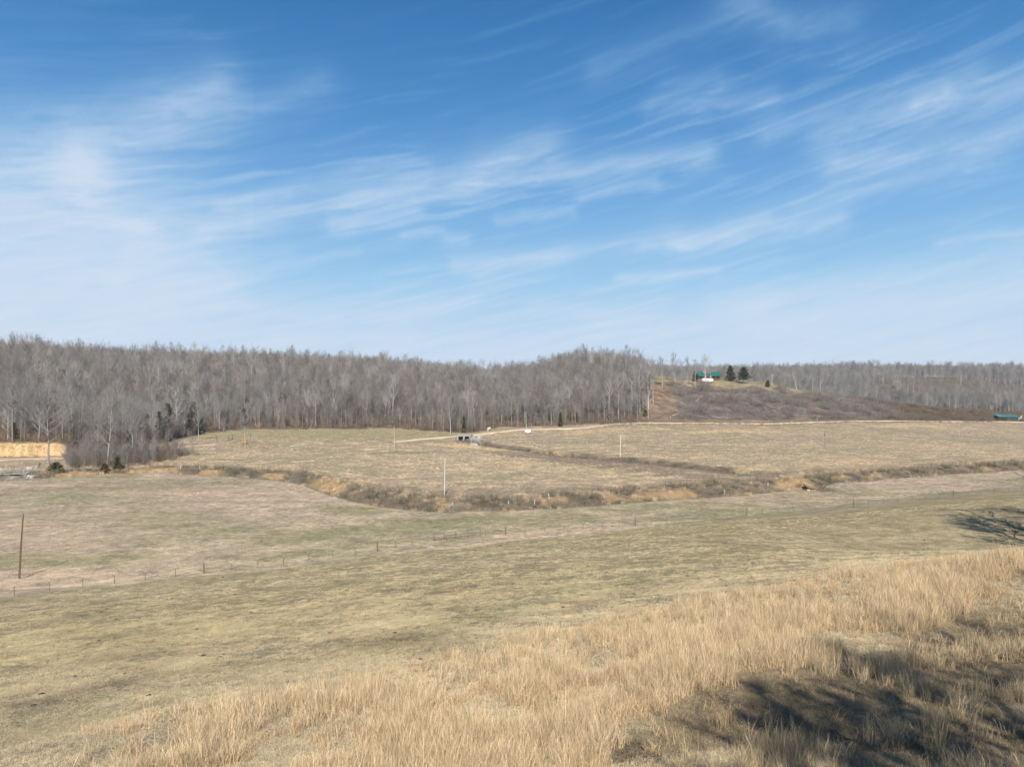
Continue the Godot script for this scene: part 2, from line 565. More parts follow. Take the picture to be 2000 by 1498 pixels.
func sky_color(az: float, el: float) -> Color:
	var col := clear_air(maxf(el, 0.0))
	# fine fibre that runs with the wind, rising gently to the right
	var u := az * 0.978 + el * 0.21
	var w := -az * 0.21 + el * 0.978
	var wx := n_warp.get_noise_2d(u * 0.6, w * 1.6)
	var fibre := 0.5 + 0.5 * n_wisp.get_noise_2d(u * 0.55 + wx * 2.2, w * 3.4 + wx * 2.6)
	var soft := 0.5 + 0.5 * n_warp.get_noise_2d(u * 0.35 + 40.0, w * 1.1)
	var fine := 0.5 + 0.5 * n_wisp.get_noise_2d(u * 1.6 + wx * 3.0, w * 9.0 + 70.0)
	var cloud := 0.0
	var p := Vector2(az, el + (wx * 0.8 + (fibre - 0.5) * 1.1))
	for q in wisps:
		if q.box.has_point(p):
			var d: float = away(q.line, p) / q.wide
			var g := exp(-pow(d, 1.5) * 0.8)
			cloud += q.share * (2.0 if az < -20.0 else 1.6) * g * (0.16 + 1.75 * pow(fibre * 0.62 + fine * 0.38, 1.4))
	var comb := n_wisp.get_noise_2d(u * 0.33 + wx * 1.5 + 200.0, w * 5.5 + wx * 3.0)
	cloud += 0.65 * maxf(0.0, comb - 0.05) * (0.4 + fine) * smoothstep(0.36, 0.62, soft) * (1.0 - 0.75 * smoothstep(17.0, 27.0, el))
	# thin veil: thicker towards the left and low down
	var veil := 0.62 * exp(-pow((az + 38.0) / 17.0, 2.0)) * exp(-pow((el - 7.0) / 8.5, 2.0))
	veil += 0.75 * (1.0 - smoothstep(0.0, 10.0, el)) + 0.06 * (1.0 - smoothstep(12.0, 26.0, el)) + 0.03
	if absf(az) > 45.0 or el > 40.0:      # the same thin streaks all round
		veil += 0.22 * smoothstep(45.0, 70.0, maxf(absf(az), el * 1.4)) * smoothstep(0.45, 0.75, soft)
	cloud += veil * (0.1 + 0.35 * soft + 0.35 * fibre + 0.25 * fine + 0.75 * clampf(0.5 + comb * 1.6, 0.0, 1.2))
	cloud = 1.0 - exp(-cloud)
	var white := Color8(214, 226, 243)
	return col.lerp(white, clampf(cloud, 0.0, 0.92))

func build_sky() -> Sky:
	n_wisp.seed = 12; n_wisp.frequency = 0.16; n_wisp.fractal_octaves = 6; n_wisp.fractal_gain = 0.66
	n_warp.seed = 31; n_warp.frequency = 0.09; n_warp.fractal_octaves = 3
	for q in CIRRUS:
		var line := PackedVector2Array()
		var list: Array = q[2]
		for k in range(0, list.size(), 2): line.append(Vector2(list[k], list[k + 1]))
		var box := Rect2(line[0], Vector2.ZERO)
		for p in line: box = box.expand(p)
		wisps.append({"line": line, "box": box.grow(q[0] * 3.6), "wide": q[0], "share": q[1]})
	var wide := 4096
	var small := 512
	var im := Image.create_empty(small, small / 2, false, Image.FORMAT_RGB8)
	for y in small / 2:
		var el := 90.0 - (y + 0.5) * 360.0 / small
		for x in small:
			im.set_pixel(x, y, sky_color(wrapf((x + 0.5) * 360.0 / small, -180.0, 180.0), el) if el > -3.0 else Color(0.5, 0.46, 0.38))
	im.resize(wide, wide / 2, Image.INTERPOLATE_CUBIC)
	var per := wide / 360.0
	for y in range(int((90.0 - 34.0) * per), int((90.0 + 1.0) * per)):
		var el := 90.0 - (y + 0.5) / per
		for x in range(int(-43.0 * per), int(43.0 * per)):
			var c := sky_color((x + 0.5) / per, el)
			var j := rng.randf_range(-0.002, 0.002)
			im.set_pixel(posmod(x, wide), y, Color(c.r + j, c.g + j, c.b + j))
	var m := PanoramaSkyMaterial.new()
	m.panorama = ImageTexture.create_from_image(im)
	var s := Sky.new()
	s.sky_material = m
	return s

# ---------------------------------------------------------------- plants
const BARK := Color(0.258, 0.246, 0.232)
const TWIG := Color(0.180, 0.169, 0.160)

func turned(d: Vector3, az: float, tilt: float) -> Vector3:      # d bent by tilt towards the side az
	var a := d.cross(Vector3.RIGHT if absf(d.y) > 0.8 else Vector3.UP).normalized()
	var b := d.cross(a).normalized()
	return (d * cos(tilt) + (a * cos(az) + b * sin(az)) * sin(tilt)).normalized()

# h: height, low: where limbs begin (share of h), reach: limb length, lift: how steeply limbs climb
func bare_tree(r: RandomNumberGenerator, h: float, low: float, reach: float, lift: float, limbs: int, forks: int, twigs: int, thick := 0.011, lean := 0.02, bark := BARK, twig := TWIG) -> Array:
	var trunk := Mesher.new()
	var crown := Mesher.new()
	var pts := PackedVector3Array()
	var at := Vector3.ZERO
	var dir := Vector3(r.randf_range(-lean, lean), 1, r.randf_range(-lean, lean)).normalized()
	var parts := 9
	pts.append(Vector3(0, -0.6, 0))
	for k in parts:
		pts.append(at)
		at += dir * h * 0.84 / (parts - 1)
		dir = (dir + Vector3(r.randf_range(-1, 1), 0.35, r.randf_range(-1, 1)) * (0.035 + lean)).normalized()
	trunk.path(pts, h * thick, h * thick * 0.14, 6, bark, 0.85)
	for k in limbs:
		var t := lerpf(low, 0.97, (k + r.randf_range(0.0, 0.8)) / limbs)
		var q := clampf(t * (parts - 1), 0.0, parts - 1.001)
		var root := pts[int(q) + 1].lerp(pts[mini(int(q) + 2, parts)], q - int(q))
		var share := (t - low) / (1.0 - low)
		var long := reach * (0.62 + 0.45 * sin(PI * minf(share * 0.9 + 0.12, 1.0))) * r.randf_range(0.6, 1.2)
		var az := k * 2.4 + r.randf_range(-0.5, 0.5)
		var tilt := lerpf(1.15, 0.35, clampf(share * 0.6 + lift * 0.55, 0.0, 1.0)) * r.randf_range(0.85, 1.15)
		var d := turned(Vector3.UP, az, tilt)
		var lp := PackedVector3Array()
		var p := root
		var rad := h * thick * lerpf(0.42, 0.16, share)
		for m in 5:
			lp.append(p)
			p += d * long / 4.0
			d = (d + Vector3(r.randf_range(-0.22, 0.22), 0.16 + 0.12 * lift, r.randf_range(-0.22, 0.22))).normalized()
		crown.path(lp, rad, rad * 0.25, 4, bark.lerp(twig, 0.25))
		for m in forks:
			var tt := r.randf_range(0.22, 1.0)
			var qq := clampf(tt * 4.0, 0.0, 3.999)
			var fr := lp[int(qq)].lerp(lp[int(qq) + 1], qq - int(qq))
			var fd := turned((lp[int(qq) + 1] - lp[int(qq)]).normalized(), r.randf() * TAU, r.randf_range(0.35, 0.95))
			fd = (fd + Vector3(0, 0.28, 0)).normalized()
			var fl := long * r.randf_range(0.28, 0.5)
			var f1 := fr + fd * fl * 0.55
			var fd2 := (fd + Vector3(r.randf_range(-0.3, 0.3), 0.25, r.randf_range(-0.3, 0.3))).normalized()
			var f2 := f1 + fd2 * fl * 0.45
			var fp := PackedVector3Array([fr, f1, f2])
			crown.path(fp, rad * 0.34 + 0.008, 0.010, 3, twig.lerp(bark, 0.35))
			for w in twigs:
				var tw := r.randf_range(0.15, 1.0)
				var tr := fr.lerp(f1, tw / 0.55) if tw < 0.55 else f1.lerp(f2, (tw - 0.55) / 0.45)
				var td := turned(fd2, r.randf() * TAU, r.randf_range(0.3, 1.0))
				td = (td + Vector3(0, 0.2, 0)).normalized()
				crown.spike(tr, tr + td * r.randf_range(0.5, 1.0) * (0.35 + reach * 0.17), 0.013 + h * 0.00028, twig)
	return [trunk, crown]

func whole(pair: Array) -> Mesher:
	var m := Mesher.new()
	m.take(pair[0], Transform3D())
	m.take(pair[1], Transform3D())
	return m

func bush(r: RandomNumberGenerator, h: float, wide: float, stems: int, col: Color, flat := 0.0) -> Mesher:
	var m := Mesher.new()
	for k in stems:
		var a := r.randf() * TAU
		var from := Vector3(cos(a), 0, sin(a)) * wide * 0.45 * sqrt(r.randf())
		var d := (Vector3(cos(a) * r.randf_range(0.1, 0.9), lerpf(1.0, 0.18, flat), sin(a) * r.randf_range(0.1, 0.9)) + Vector3(r.randf_range(-0.35, 0.35), 0, r.randf_range(-0.35, 0.35))).normalized()
		var long := h * r.randf_range(0.5, 1.1) * (1.0 + flat * 0.8)
		var mid := from + d * long * 0.5
		var d2 := (d + Vector3(r.randf_range(-0.5, 0.5), r.randf_range(-0.1, 0.4), r.randf_range(-0.5, 0.5))).normalized()
		var tone := col * r.randf_range(0.75, 1.25)
		m.path(PackedVector3Array([from - d * 0.15, mid, mid + d2 * long * 0.5]), 0.012 + h * 0.006, 0.006, 3, tone)
		for w in 5:
			var td := turned(d2, r.randf() * TAU, r.randf_range(0.35, 1.1))
			var tr := from.lerp(mid, r.randf_range(0.4, 1.0)) if w < 2 else mid.lerp(mid + d2 * long * 0.5, r.randf())
			m.spike(tr, tr + td * long * r.randf_range(0.2, 0.45), 0.009 + h * 0.003, tone)
	return m

func cedar(r: RandomNumberGenerator, h: float, wide: float, low: float, sprays: int, green: Color, round_ := 0.0) -> Array:
	var trunk := Mesher.new()
	trunk.path(PackedVector3Array([Vector3(0, -0.5, 0), Vector3(0, h * 0.5, 0), Vector3(0, h * 0.96, 0)]), h * 0.02 + 0.04, 0.03, 6, Color(0.17, 0.13, 0.10))
	var crown := Mesher.new()
	for k in sprays:
		var t := pow(r.randf(), 0.75)
		var rad := wide * (lerpf(1.0 - t, sqrt(maxf(0.0, 1.0 - pow(t * 2.0 - 0.75, 2.0) / 1.6)), round_))
		var lump := 0.72 + 0.34 * sin(r.seed % 7 + t * 17.0 + 3.0 * sin(t * 7.0))
		var a := r.randf() * TAU
		rad *= lump * (0.8 + 0.28 * sin(a * 3.0 + t * 9.0)) * pow(r.randf(), 0.35)
		var p := Vector3(cos(a) * rad, h * lerpf(low, 1.0, t), sin(a) * rad)
		var out := Vector3(cos(a), r.randf_range(-0.25, 0.7), sin(a)).normalized()
		var size := (0.25 + wide * 0.9) * r.randf_range(0.13, 0.30) * (1.15 - 0.5 * t)
		var tone := green * r.randf_range(0.5, 1.6)
		if r.randf() < 0.2: tone = tone.lerp(Color(0.16, 0.11, 0.045), 0.4)
		for w in 3:
			var d := turned(out, r.randf() * TAU, r.randf_range(0.1, 0.7))
			var side := turned(d, r.randf() * TAU, PI / 2) * size * 0.28
			crown.tri(p - side, p + side, p + d * size, turned(d, r.randf() * TAU, PI / 2), tone)
			crown.tri(p - side * 0.6 + d * size * 0.3, p + d * size * 0.4 + side * 2.0, p + d * size * 0.9 + side, Vector3.UP, tone)
	return [trunk, crown]

func tuft(r: RandomNumberGenerator, h: float, wide: float, blades: int, blade: float, spread: float, a: Color, b: Color) -> Mesher:
	var m := Mesher.new()
	for k in blades:
		var az := r.randf() * TAU
		var root := Vector3(cos(az), 0, sin(az)) * wide * sqrt(r.randf())
		var lean := r.randf() * TAU
		var d := Vector3(cos(lean) * spread * r.randf(), 1, sin(lean) * spread * r.randf()).normalized()
		var long := h * r.randf_range(0.5, 1.1)
		var mid := root + d * long * 0.6
		var tip := mid + (d + Vector3(cos(lean), -0.15, sin(lean)) * spread * r.randf_range(0.3, 1.3)).normalized() * long * 0.4
		var face := r.randf() * TAU
		var s := Vector3(cos(face), 0, sin(face)) * blade
		var up := Vector3(-sin(face), 0.3, cos(face))
		var tone := a.lerp(b, r.randf()) * r.randf_range(0.85, 1.12)
		m.quad(root - s - Vector3(0, 0.03, 0), root + s - Vector3(0, 0.03, 0), mid + s * 0.8, mid - s * 0.8, up, tone)
		m.tri(mid - s * 0.8, mid + s * 0.8, tip, up, tone)
	return m

func scatter(called: String, meshes: Array, mat: Material, places: Array, label := "", parent: Node3D = null) -> void:
	# places: [x, f, size, height factor, tint, sink]; one mass that nobody could count
	var root := parent
	if root == null:
		root = Node3D.new()
		root.name = numbered(called)
		add_child(root, true)
		tag(root, label, "", "", "stuff")
	for k in meshes.size():
		var mm := MultiMesh.new()
		mm.transform_format = MultiMesh.TRANSFORM_3D
		mm.use_colors = true
		mm.mesh = meshes[k]
		var mine := []
		for q in range(k, places.size(), meshes.size()): mine.append(places[q])
		mm.instance_count = mine.size()
		for q in mine.size():
			var e: Array = mine[q]
			var b := Basis(Vector3.UP, rng.randf() * TAU) * Basis.from_scale(Vector3(e[2], e[2] * e[3], e[2]))
			mm.set_instance_transform(q, Transform3D(b, put(e[0], e[1], -e[5])))
			mm.set_instance_color(q, e[4])
		var o := MultiMeshInstance3D.new()
		o.multimesh = mm
		o.material_override = mat
		o.name = called + "_clump" if k == 0 else "%s_clump_%03d" % [called, k]
		root.add_child(o, true)
		tag(o, "", "", "", "stuff")

func grey(lo: float, hi: float) -> Color:
	var v := rng.randf_range(lo, hi)
	return Color(v, v * rng.randf_range(0.97, 1.02), v * rng.randf_range(0.94, 1.03))

var pb: StandardMaterial3D      # takes colours from vertices; wood, twigs, leaves, straw
var straw: StandardMaterial3D

func paint_land() -> void:
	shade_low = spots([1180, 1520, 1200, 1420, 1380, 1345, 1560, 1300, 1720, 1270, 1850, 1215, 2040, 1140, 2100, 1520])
	var olive := Color(0.300, 0.285, 0.175)
	stroke([-40, 881, 0, 881, 60, 884, 106, 888], 2.6, 2.2, Color(0.66, 0.48, 0.275), 1.0)
	stroke([0, 1388, 60, 1376, 130, 1356, 210, 1338], 0.5, 0.6, Color(0.235, 0.185, 0.14), 0.85)
	stroke([210, 1338, 340, 1318, 480, 1305], 0.5, 0.7, Color(0.24, 0.2, 0.13), 0.5)
	stroke([720, 1275, 860, 1222, 1000, 1185, 1150, 1150, 1280, 1128], 1.6, 2.0, olive, 0.5)
	stroke([700, 1250, 780, 1262], 2.0, 2.0, Color(0.30, 0.24, 0.16), 0.5)
	stroke([860, 1158, 872, 1158], 1.0, 1.0, Color(0.26, 0.16, 0.10), 0.7)
	stroke([1095, 1182, 1148, 1176], 0.6, 0.6, Color(0.27, 0.17, 0.11), 0.7)
	stroke([1180, 1222, 1320, 1200, 1520, 1160], 1.5, 2.0, Color(0.42, 0.36, 0.23), 0.5)
	stroke([0, 1420, 120, 1400, 300, 1372], 2.0, 2.5, olive, 0.35)
	stroke([200, 1100, 330, 1076, 470, 1056, 600, 1026, 760, 1004, 900, 999], 3.0, 5.0, Color(0.50, 0.415, 0.325), 0.8)
	stroke([-20, 1098, 120, 1098, 260, 1092], 3.0, 5.0, olive, 0.65)
	stroke([300, 1030, 440, 1035], 2.0, 4.0, olive, 0.6)
	stroke([560, 1050, 700, 1035, 900, 1018, 1100, 1006], 5.0, 6.0, olive, 0.6)
	stroke([560, 1090, 800, 1062, 1000, 1035, 1300, 1012, 1600, 985, 1900, 962], 2.5, 4.0, olive, 0.55)
	stroke([1180, 1000, 1400, 985, 1700, 962], 4.0, 6.0, Color(0.36, 0.32, 0.21), 0.5)
	stroke([640, 990, 720, 998], 3.0, 3.0, olive, 0.7)
	stroke([80, 951, 112, 951], 2.4, 2.0, Color(0.55, 0.47, 0.36), 0.9)
	stroke([0, 960, 200, 952, 420, 945], 4.0, 6.0, Color(0.37, 0.30, 0.23), 0.6)
	# straw-coloured weeds
	stroke([845, 868, 900, 872, 960, 877, 1020, 884, 1080, 889], 4.0, 5.0, Color(0.60, 0.46, 0.28), 0.95)
	stroke([1000, 905, 1120, 905], 4.0, 8.0, STRAW, 0.6)
	stroke([1020, 915, 1180, 918], 4.0, 8.0, STRAW, 0.5)
	stroke([1130, 845, 1200, 839, 1290, 838], 6.0, 6.0, STRAW, 0.95)
	stroke([1360, 845, 1430, 841, 1500, 844], 6.0, 6.0, Color(0.60, 0.47, 0.29), 0.9)
	stroke([1735, 834, 1780, 830, 1830, 835], 7.0, 5.0, Color(0.60, 0.47, 0.29), 0.95)
	stroke([1590, 908, 1700, 905], 5.0, 6.0, STRAW, 0.7)
	stroke([1455, 917, 1520, 919], 3.0, 4.0, Color(0.60, 0.47, 0.29), 0.8)
	stroke([960, 852, 1000, 850], 5.0, 5.0, STRAW, 0.7)
	stroke([420, 893, 480, 889], 4.0, 6.0, STRAW, 0.6)
	stroke([430, 898, 460, 900], 2.0, 3.0, olive, 0.7)
	stroke([760, 884, 800, 884], 4.0, 6.0, olive, 0.7)
	# brown margins beside the creek and the brook
	stroke([980, 884, 1080, 896, 1180, 908, 1300, 922, 1420, 938, 1480, 945], 6.0, 6.0, Color(0.30, 0.238, 0.19), 0.8)
	stroke([500, 930, 660, 946, 800, 958, 900, 962, 1060, 960, 1300, 950, 1460, 940], 3.0, 5.0, Color(0.31, 0.25, 0.2), 0.8)
	stroke([1500, 925, 1700, 920, 2000, 900], 4.0, 5.0, Color(0.30, 0.24, 0.19), 0.8)
	# slumped clay in the creek banks
	for q in [[115, 930, 165, 928, 3.0], [190, 928, 245, 925, 3.0], [275, 922, 330, 921, 3.5], [395, 926, 420, 926, 2.0], [520, 932, 545, 934, 2.2], [622, 946, 640, 952, 3.4], [645, 954, 658, 962, 3.0], [855, 988, 868, 990, 1.6], [1060, 978, 1100, 976, 1.4], [1180, 974, 1200, 972, 1.2], [1245, 972, 1262, 972, 1.8], [1278, 970, 1345, 966, 2.2], [1532, 940, 1566, 944, 4.0], [1535, 950, 1562, 952, 4.0], [1625, 934, 1650, 932, 1.5], [1700, 930, 1720, 929, 1.2], [1915, 918, 1930, 917, 1.2], [455, 871, 500, 872, 3.0]]:
		stroke([q[0], q[1], q[2], q[3]], q[4] * 0.8, q[4] * 0.6, SOIL, 0.9)
	# bare track up the wooded slope, gravel by the water
	stroke([912, 812, 906, 798, 900, 782, 896, 768], 2.5, 1.5, Color(0.44, 0.28, 0.15), 0.9)
	stroke([-60, 926, 0, 924, 48, 924], 5.0, 2.0, Color(0.42, 0.41, 0.38), 0.95)
	stroke([1262, 815, 1272, 800, 1282, 775, 1290, 756], 3.0, 3.0, Color(0.31, 0.22, 0.15), 0.8)
	stroke([1310, 750, 1340, 747, 1362, 744], 2.0, 2.0, Color(0.50, 0.38, 0.22), 0.8)

func ribbon(list: Array, wide: float, up: float, col: Color) -> Mesher:
	var line := spots(list)
	var fine := PackedVector2Array()
	for k in line.size() - 1:
		var steps := maxi(1, int(line[k].distance_to(line[k + 1]) / 4.0))
		for q in steps: fine.append(line[k].lerp(line[k + 1], float(q) / steps))
	fine.append(line[line.size() - 1])
	for again in 4:
		for k in range(1, fine.size() - 1): fine[k] = (fine[k - 1] + fine[k] * 2.0 + fine[k + 1]) / 4.0
	var m := Mesher.new()
	var prev := []
	for k in fine.size():
		var d := (fine[mini(k + 1, fine.size() - 1)] - fine[maxi(k - 1, 0)]).normalized()
		var side := Vector2(-d.y, d.x)
		var w := wide * (1.0 + 0.18 * n_mid.get_noise_2d(fine[k].x * 4.0, fine[k].y * 4.0))
		var top := ground(fine[k].x, fine[k].y)
		for o in [-0.5, 0.5]: top = maxf(top, ground(fine[k].x + side.x * w * o, fine[k].y + side.y * w * o))
		var row := []
		for o in [-0.85, -0.5, -0.2, 0.2, 0.5, 0.85]:
			var p: Vector2 = fine[k] + side * w * o
			var y: float = ground(p.x, p.y) - 0.15 if absf(o) > 0.6 else top + up + (0.05 if absf(o) < 0.3 else 0.0)
			row.append(Vector3(p.x, y, -p.y))
		if prev:
			for q in 5:
				var tone := col * (1.0 + 0.14 * n_fine.get_noise_2d(fine[k].x, q * 9.0)) * (0.86 if q == 2 else 1.0)
				m.quad(prev[q], prev[q + 1], row[q + 1], row[q], Vector3.UP, tone)
		prev = row
	return m

# ---------------------------------------------------------------- the woods
func in_view(x: float, f: float, margin := 1.04) -> bool:
	return f > 0.0 and absf(x) < f * 0.722 * margin + 8.0

func build_woods() -> void:
	var r := RandomNumberGenerator.new()
	r.seed = 99
	var kinds := []            # [trunk, crown] of forest trees
	for k in 12:
		var h := r.randf_range(13.5, 20.5)
		kinds.append(bare_tree(r, h, r.randf_range(0.28, 0.58), r.randf_range(3.6, 6.6), r.randf_range(0.4, 1.0), 15, 7, 8, r.randf_range(0.0085, 0.0115), 0.02, BARK * [0.75, 1.1, 0.6, 1.5, 0.9, 1.2, 2.0, 0.8, 1.0, 1.7, 0.7, 1.3][k], TWIG * [0.85, 1.0, 0.8, 1.15, 0.95, 1.05, 1.35, 0.9, 1.0, 1.2, 0.85, 1.1][k]))
	var far_meshes := []
	for k in kinds: far_meshes.append(whole(k).done())
	var fronts := []
	var mass := []
	var shrubs := []
	var x := -520.0
	while x < 130.0:
		var f := 214.0
		while f < 860.0:
			var d := behind_foot(x, f)
			var gap := 3.7 if d < 70.0 else 4.6
			var px := x + r.randf_range(-2.4, 2.4)
			var pf := f + r.randf_range(-2.4, 2.4)
			d = behind_foot(px, pf)
			f += gap
			if not in_view(px, pf) or (d < 1.0 and not (px > -172.0 and px < -122.0 and pf > table(creek_x, creek_f, px) + 15.0 and pf < 275.0)) or px > 88.0 + (pf - 440.0) * 0.17 or (px < -158.0 and pf > 246.0 and pf < 264.0) or (px < -172.0 and pf < 264.0): continue
			var thin := n_mid.get_noise_2d(px * 1.2, pf * 1.2)
			var share := 0.78 + thin * 0.5
			if px < -140.0 and d < 60.0: share *= 1.0
			if d < 1.0: share = 0.30 if px > -0.628 * pf else 0.0
			if away(trail, Vector2(px, pf)) < 4.0: continue
			share *= 0.35 + 0.65 * smoothstep(0.0, 26.0, 90.0 + (pf - 440.0) * 0.17 - px)
			if r.randf() > share: continue
			var size := clampf(r.randfn(0.86, 0.20), 0.45, 1.18) * (0.85 if px < -120.0 and d < 40.0 else 1.0)
			if d < 1.0: size *= 0.6
			if d < 34.0 and pf < 470.0 and fronts.size() < 280 and size > 0.45: fronts.append([px, pf, size])
			else: mass.append([px, pf, size, r.randf_range(0.85, 1.15), grey(0.65, 1.35).lerp(Color(0.9, 0.72, 0.6), clampf(n_mid.get_noise_2d(px * 1.1 + 300.0, pf * 1.6) * 1.6 - 0.1, 0.0, 0.6)) * (1.0 + 0.3 * n_mid.get_noise_2d(px * 2.0, pf * 2.0)), 0.1])
			for again in (3 if px < -120.0 and d < 60.0 else (2 if d < 30.0 else 1)): if d < 110.0:
				shrubs.append([px + r.randf_range(-2, 2), pf + r.randf_range(-2, 2), r.randf_range(0.8, 2.2), r.randf_range(0.7, 1.3), (Color(0.8, 0.85, 0.55) if r.randf() < 0.12 else Color(1.0, 0.9, 0.8)) * r.randf_range(0.6, 1.2), 0.05])
		x += 4.3
	# the far ridge on the right and the wooded hollow behind the cleared hill
	var distant := []
	for k in 34000:
		var f := sqrt(r.randf()) * 900.0 + 560.0
		var q := r.randf_range(-0.02, 0.76)
		var px := q * f
		if f > 1450.0: continue
		if px < 110.0 + (f - 545.0) * 0.05: continue
		if f > 650.0 and f < 885.0 + 40.0 * n_big.get_noise_2d(px, 0.0) and px > (0.50 + 0.05 * n_mid.get_noise_2d(f, 3.0)) * f and r.randf() > 0.10: continue
		if r.randf() > 0.5 and f > 900.0: continue
		distant.append([px, f, r.randf_range(0.7, 1.15), r.randf_range(0.85, 1.1), grey(0.85, 1.15), 0.1])
	for k in 900:
		var f := r.randf_range(512.0, 640.0)
		var px := r.randf_range(0.27, 0.76) * f
		var d := behind_foot(px, f)
		if d < table(hill_l_x, hill_l_d, px): continue
		distant.append([px, f, r.randf_range(0.5, 0.95), r.randf_range(0.8, 1.1), grey(0.7, 1.2), 0.1])
	# nearest of the hillside trees stand as trees of their own
	fronts.sort_custom(func(a, b): return a[0] * a[0] + a[1] * a[1] < b[0] * b[0] + b[1] * b[1])
	var protos := []
	for q in fronts.size():
		if q >= 280:
			mass.append([fronts[q][0], fronts[q][1], fronts[q][2], 1.0, grey(0.85, 1.25), 0.1])
			continue
		var e: Array = fronts[q]
		var at := put(e[0], e[1], -0.1)
		var where := "on the litter slope above the orange cut bank"
		if e[0] > -24.0: where = "on the brown slope beyond the bridge"
		elif e[0] > -146.0 and e[1] > 380.0: where = "between the mown field and the ridge"
		elif e[1] < 250.0: where = "between the left dirt road and the creek"
		elif e[0] > -150.0 and e[1] < 320.0: where = "beside the left dirt road where it leaves the woods"
		elif e[1] > 340.0: where = "at the corner of the woods left of the mown field"
		elif e[1] > 290.0: where = "on the upper litter slope behind the cedar cluster"
		var sort := "slender young" if e[2] < 0.62 else ("tall" if e[2] > 0.92 else "middling")
		var label := "%s bare grey tree %s" % [sort, where]
		var group := "bare trees %s" % where
		if protos.size() < kinds.size():
			var o := thing("bare_tree", label, "tree", at, r.randf() * TAU, group)
			part("trunk", kinds[q][0].done(), pb, o)
			part("crown", kinds[q][1].done(), pb, o)
			o.scale = Vector3.ONE * e[2]
			protos.append(o)
		else:
			var o := another(protos[q % protos.size()], at, r.randf() * TAU, e[2], label)
			o.set_meta("group", group)
	scatter("hillside_woods", far_meshes, pb, mass, "grey mass of leafless trees covering the long wooded hillside")
	scatter("distant_woods", far_meshes, pb, distant, "leafless woods on the far ridge behind the cleared hill")
	var low := []
	for k in 4: low.append(bush(r, 2.2, 1.6, 16, Color(0.235, 0.19, 0.155)).done())
	var thick := []
	for k in 5: thick.append(whole(bare_tree(r, 7.0, 0.10, 2.6, 0.6, 15, 5, 6, 0.011, 0.05, BARK * r.randf_range(0.7, 1.2), TWIG * r.randf_range(0.9, 1.15))).done())
	var saplings := []
	for k in 5200:
		var px := r.randf_range(-240.0, 84.0)
		var pf := r.randf_range(225.0, 470.0)
		var d := behind_foot(px, pf)
		if d < 0.5 or d > 62.0 or not in_view(px, pf) or (px < -158.0 and pf < 266.0) or away(trail, Vector2(px, pf)) < 4.0: continue
		if px > 78.0 + (pf - 440.0) * 0.17: continue
		saplings.append([px, pf, r.randf_range(0.5, 1.35), r.randf_range(0.8, 1.2), Color(1.0, 0.93, 0.87) * r.randf_range(0.7, 1.3), 0.1])
	for k in 900:
		var px := r.randf_range(-182.0, -112.0)
		var pf := table(creek_x, creek_f, px) + 15.0 + r.randf() * 46.0
		if behind_foot(px, pf) > 0.0 or not in_view(px, pf) or px > -128.0 + r.randf() * 12.0: continue
		if px < -0.628 * pf: continue
		saplings.append([px, pf, r.randf_range(0.3, 0.9), r.randf_range(0.8, 1.2), Color(1.0, 0.93, 0.87) * r.randf_range(0.6, 1.1), 0.1])
		shrubs.append([px + 1.0, pf + 0.7, r.randf_range(0.5, 1.3), r.randf_range(0.7, 1.3), (Color(0.7, 0.75, 0.45) if r.randf() < 0.15 else Color(1.0, 0.92, 0.82)) * r.randf_range(0.5, 1.0), 0.05])
	for k in 130:
		var px := r.randf_range(-196.0, -158.0)
		var pf := (r.randf_range(260.5, 266.0) if r.randf() < 0.7 else r.randf_range(252.0, 256.0))
		shrubs.append([px, pf, r.randf_range(0.25, 0.8), r.randf_range(0.5, 1.0), Color(1.0, 0.9, 0.78) * r.randf_range(0.5, 1.1), 0.05])
	scatter("sapling_thicket", thick, pb, saplings, "thicket of leafless saplings along the foot of the woods")
	scatter("undergrowth", low, pb, shrubs, "brown leafless undergrowth beneath the hillside trees")

var trail := PackedVector2Array()
var hill_l_x := PackedFloat32Array([100, 233, 330, 420, 600])
var hill_l_d := PackedFloat32Array([112, 98, 88, 70, 60])

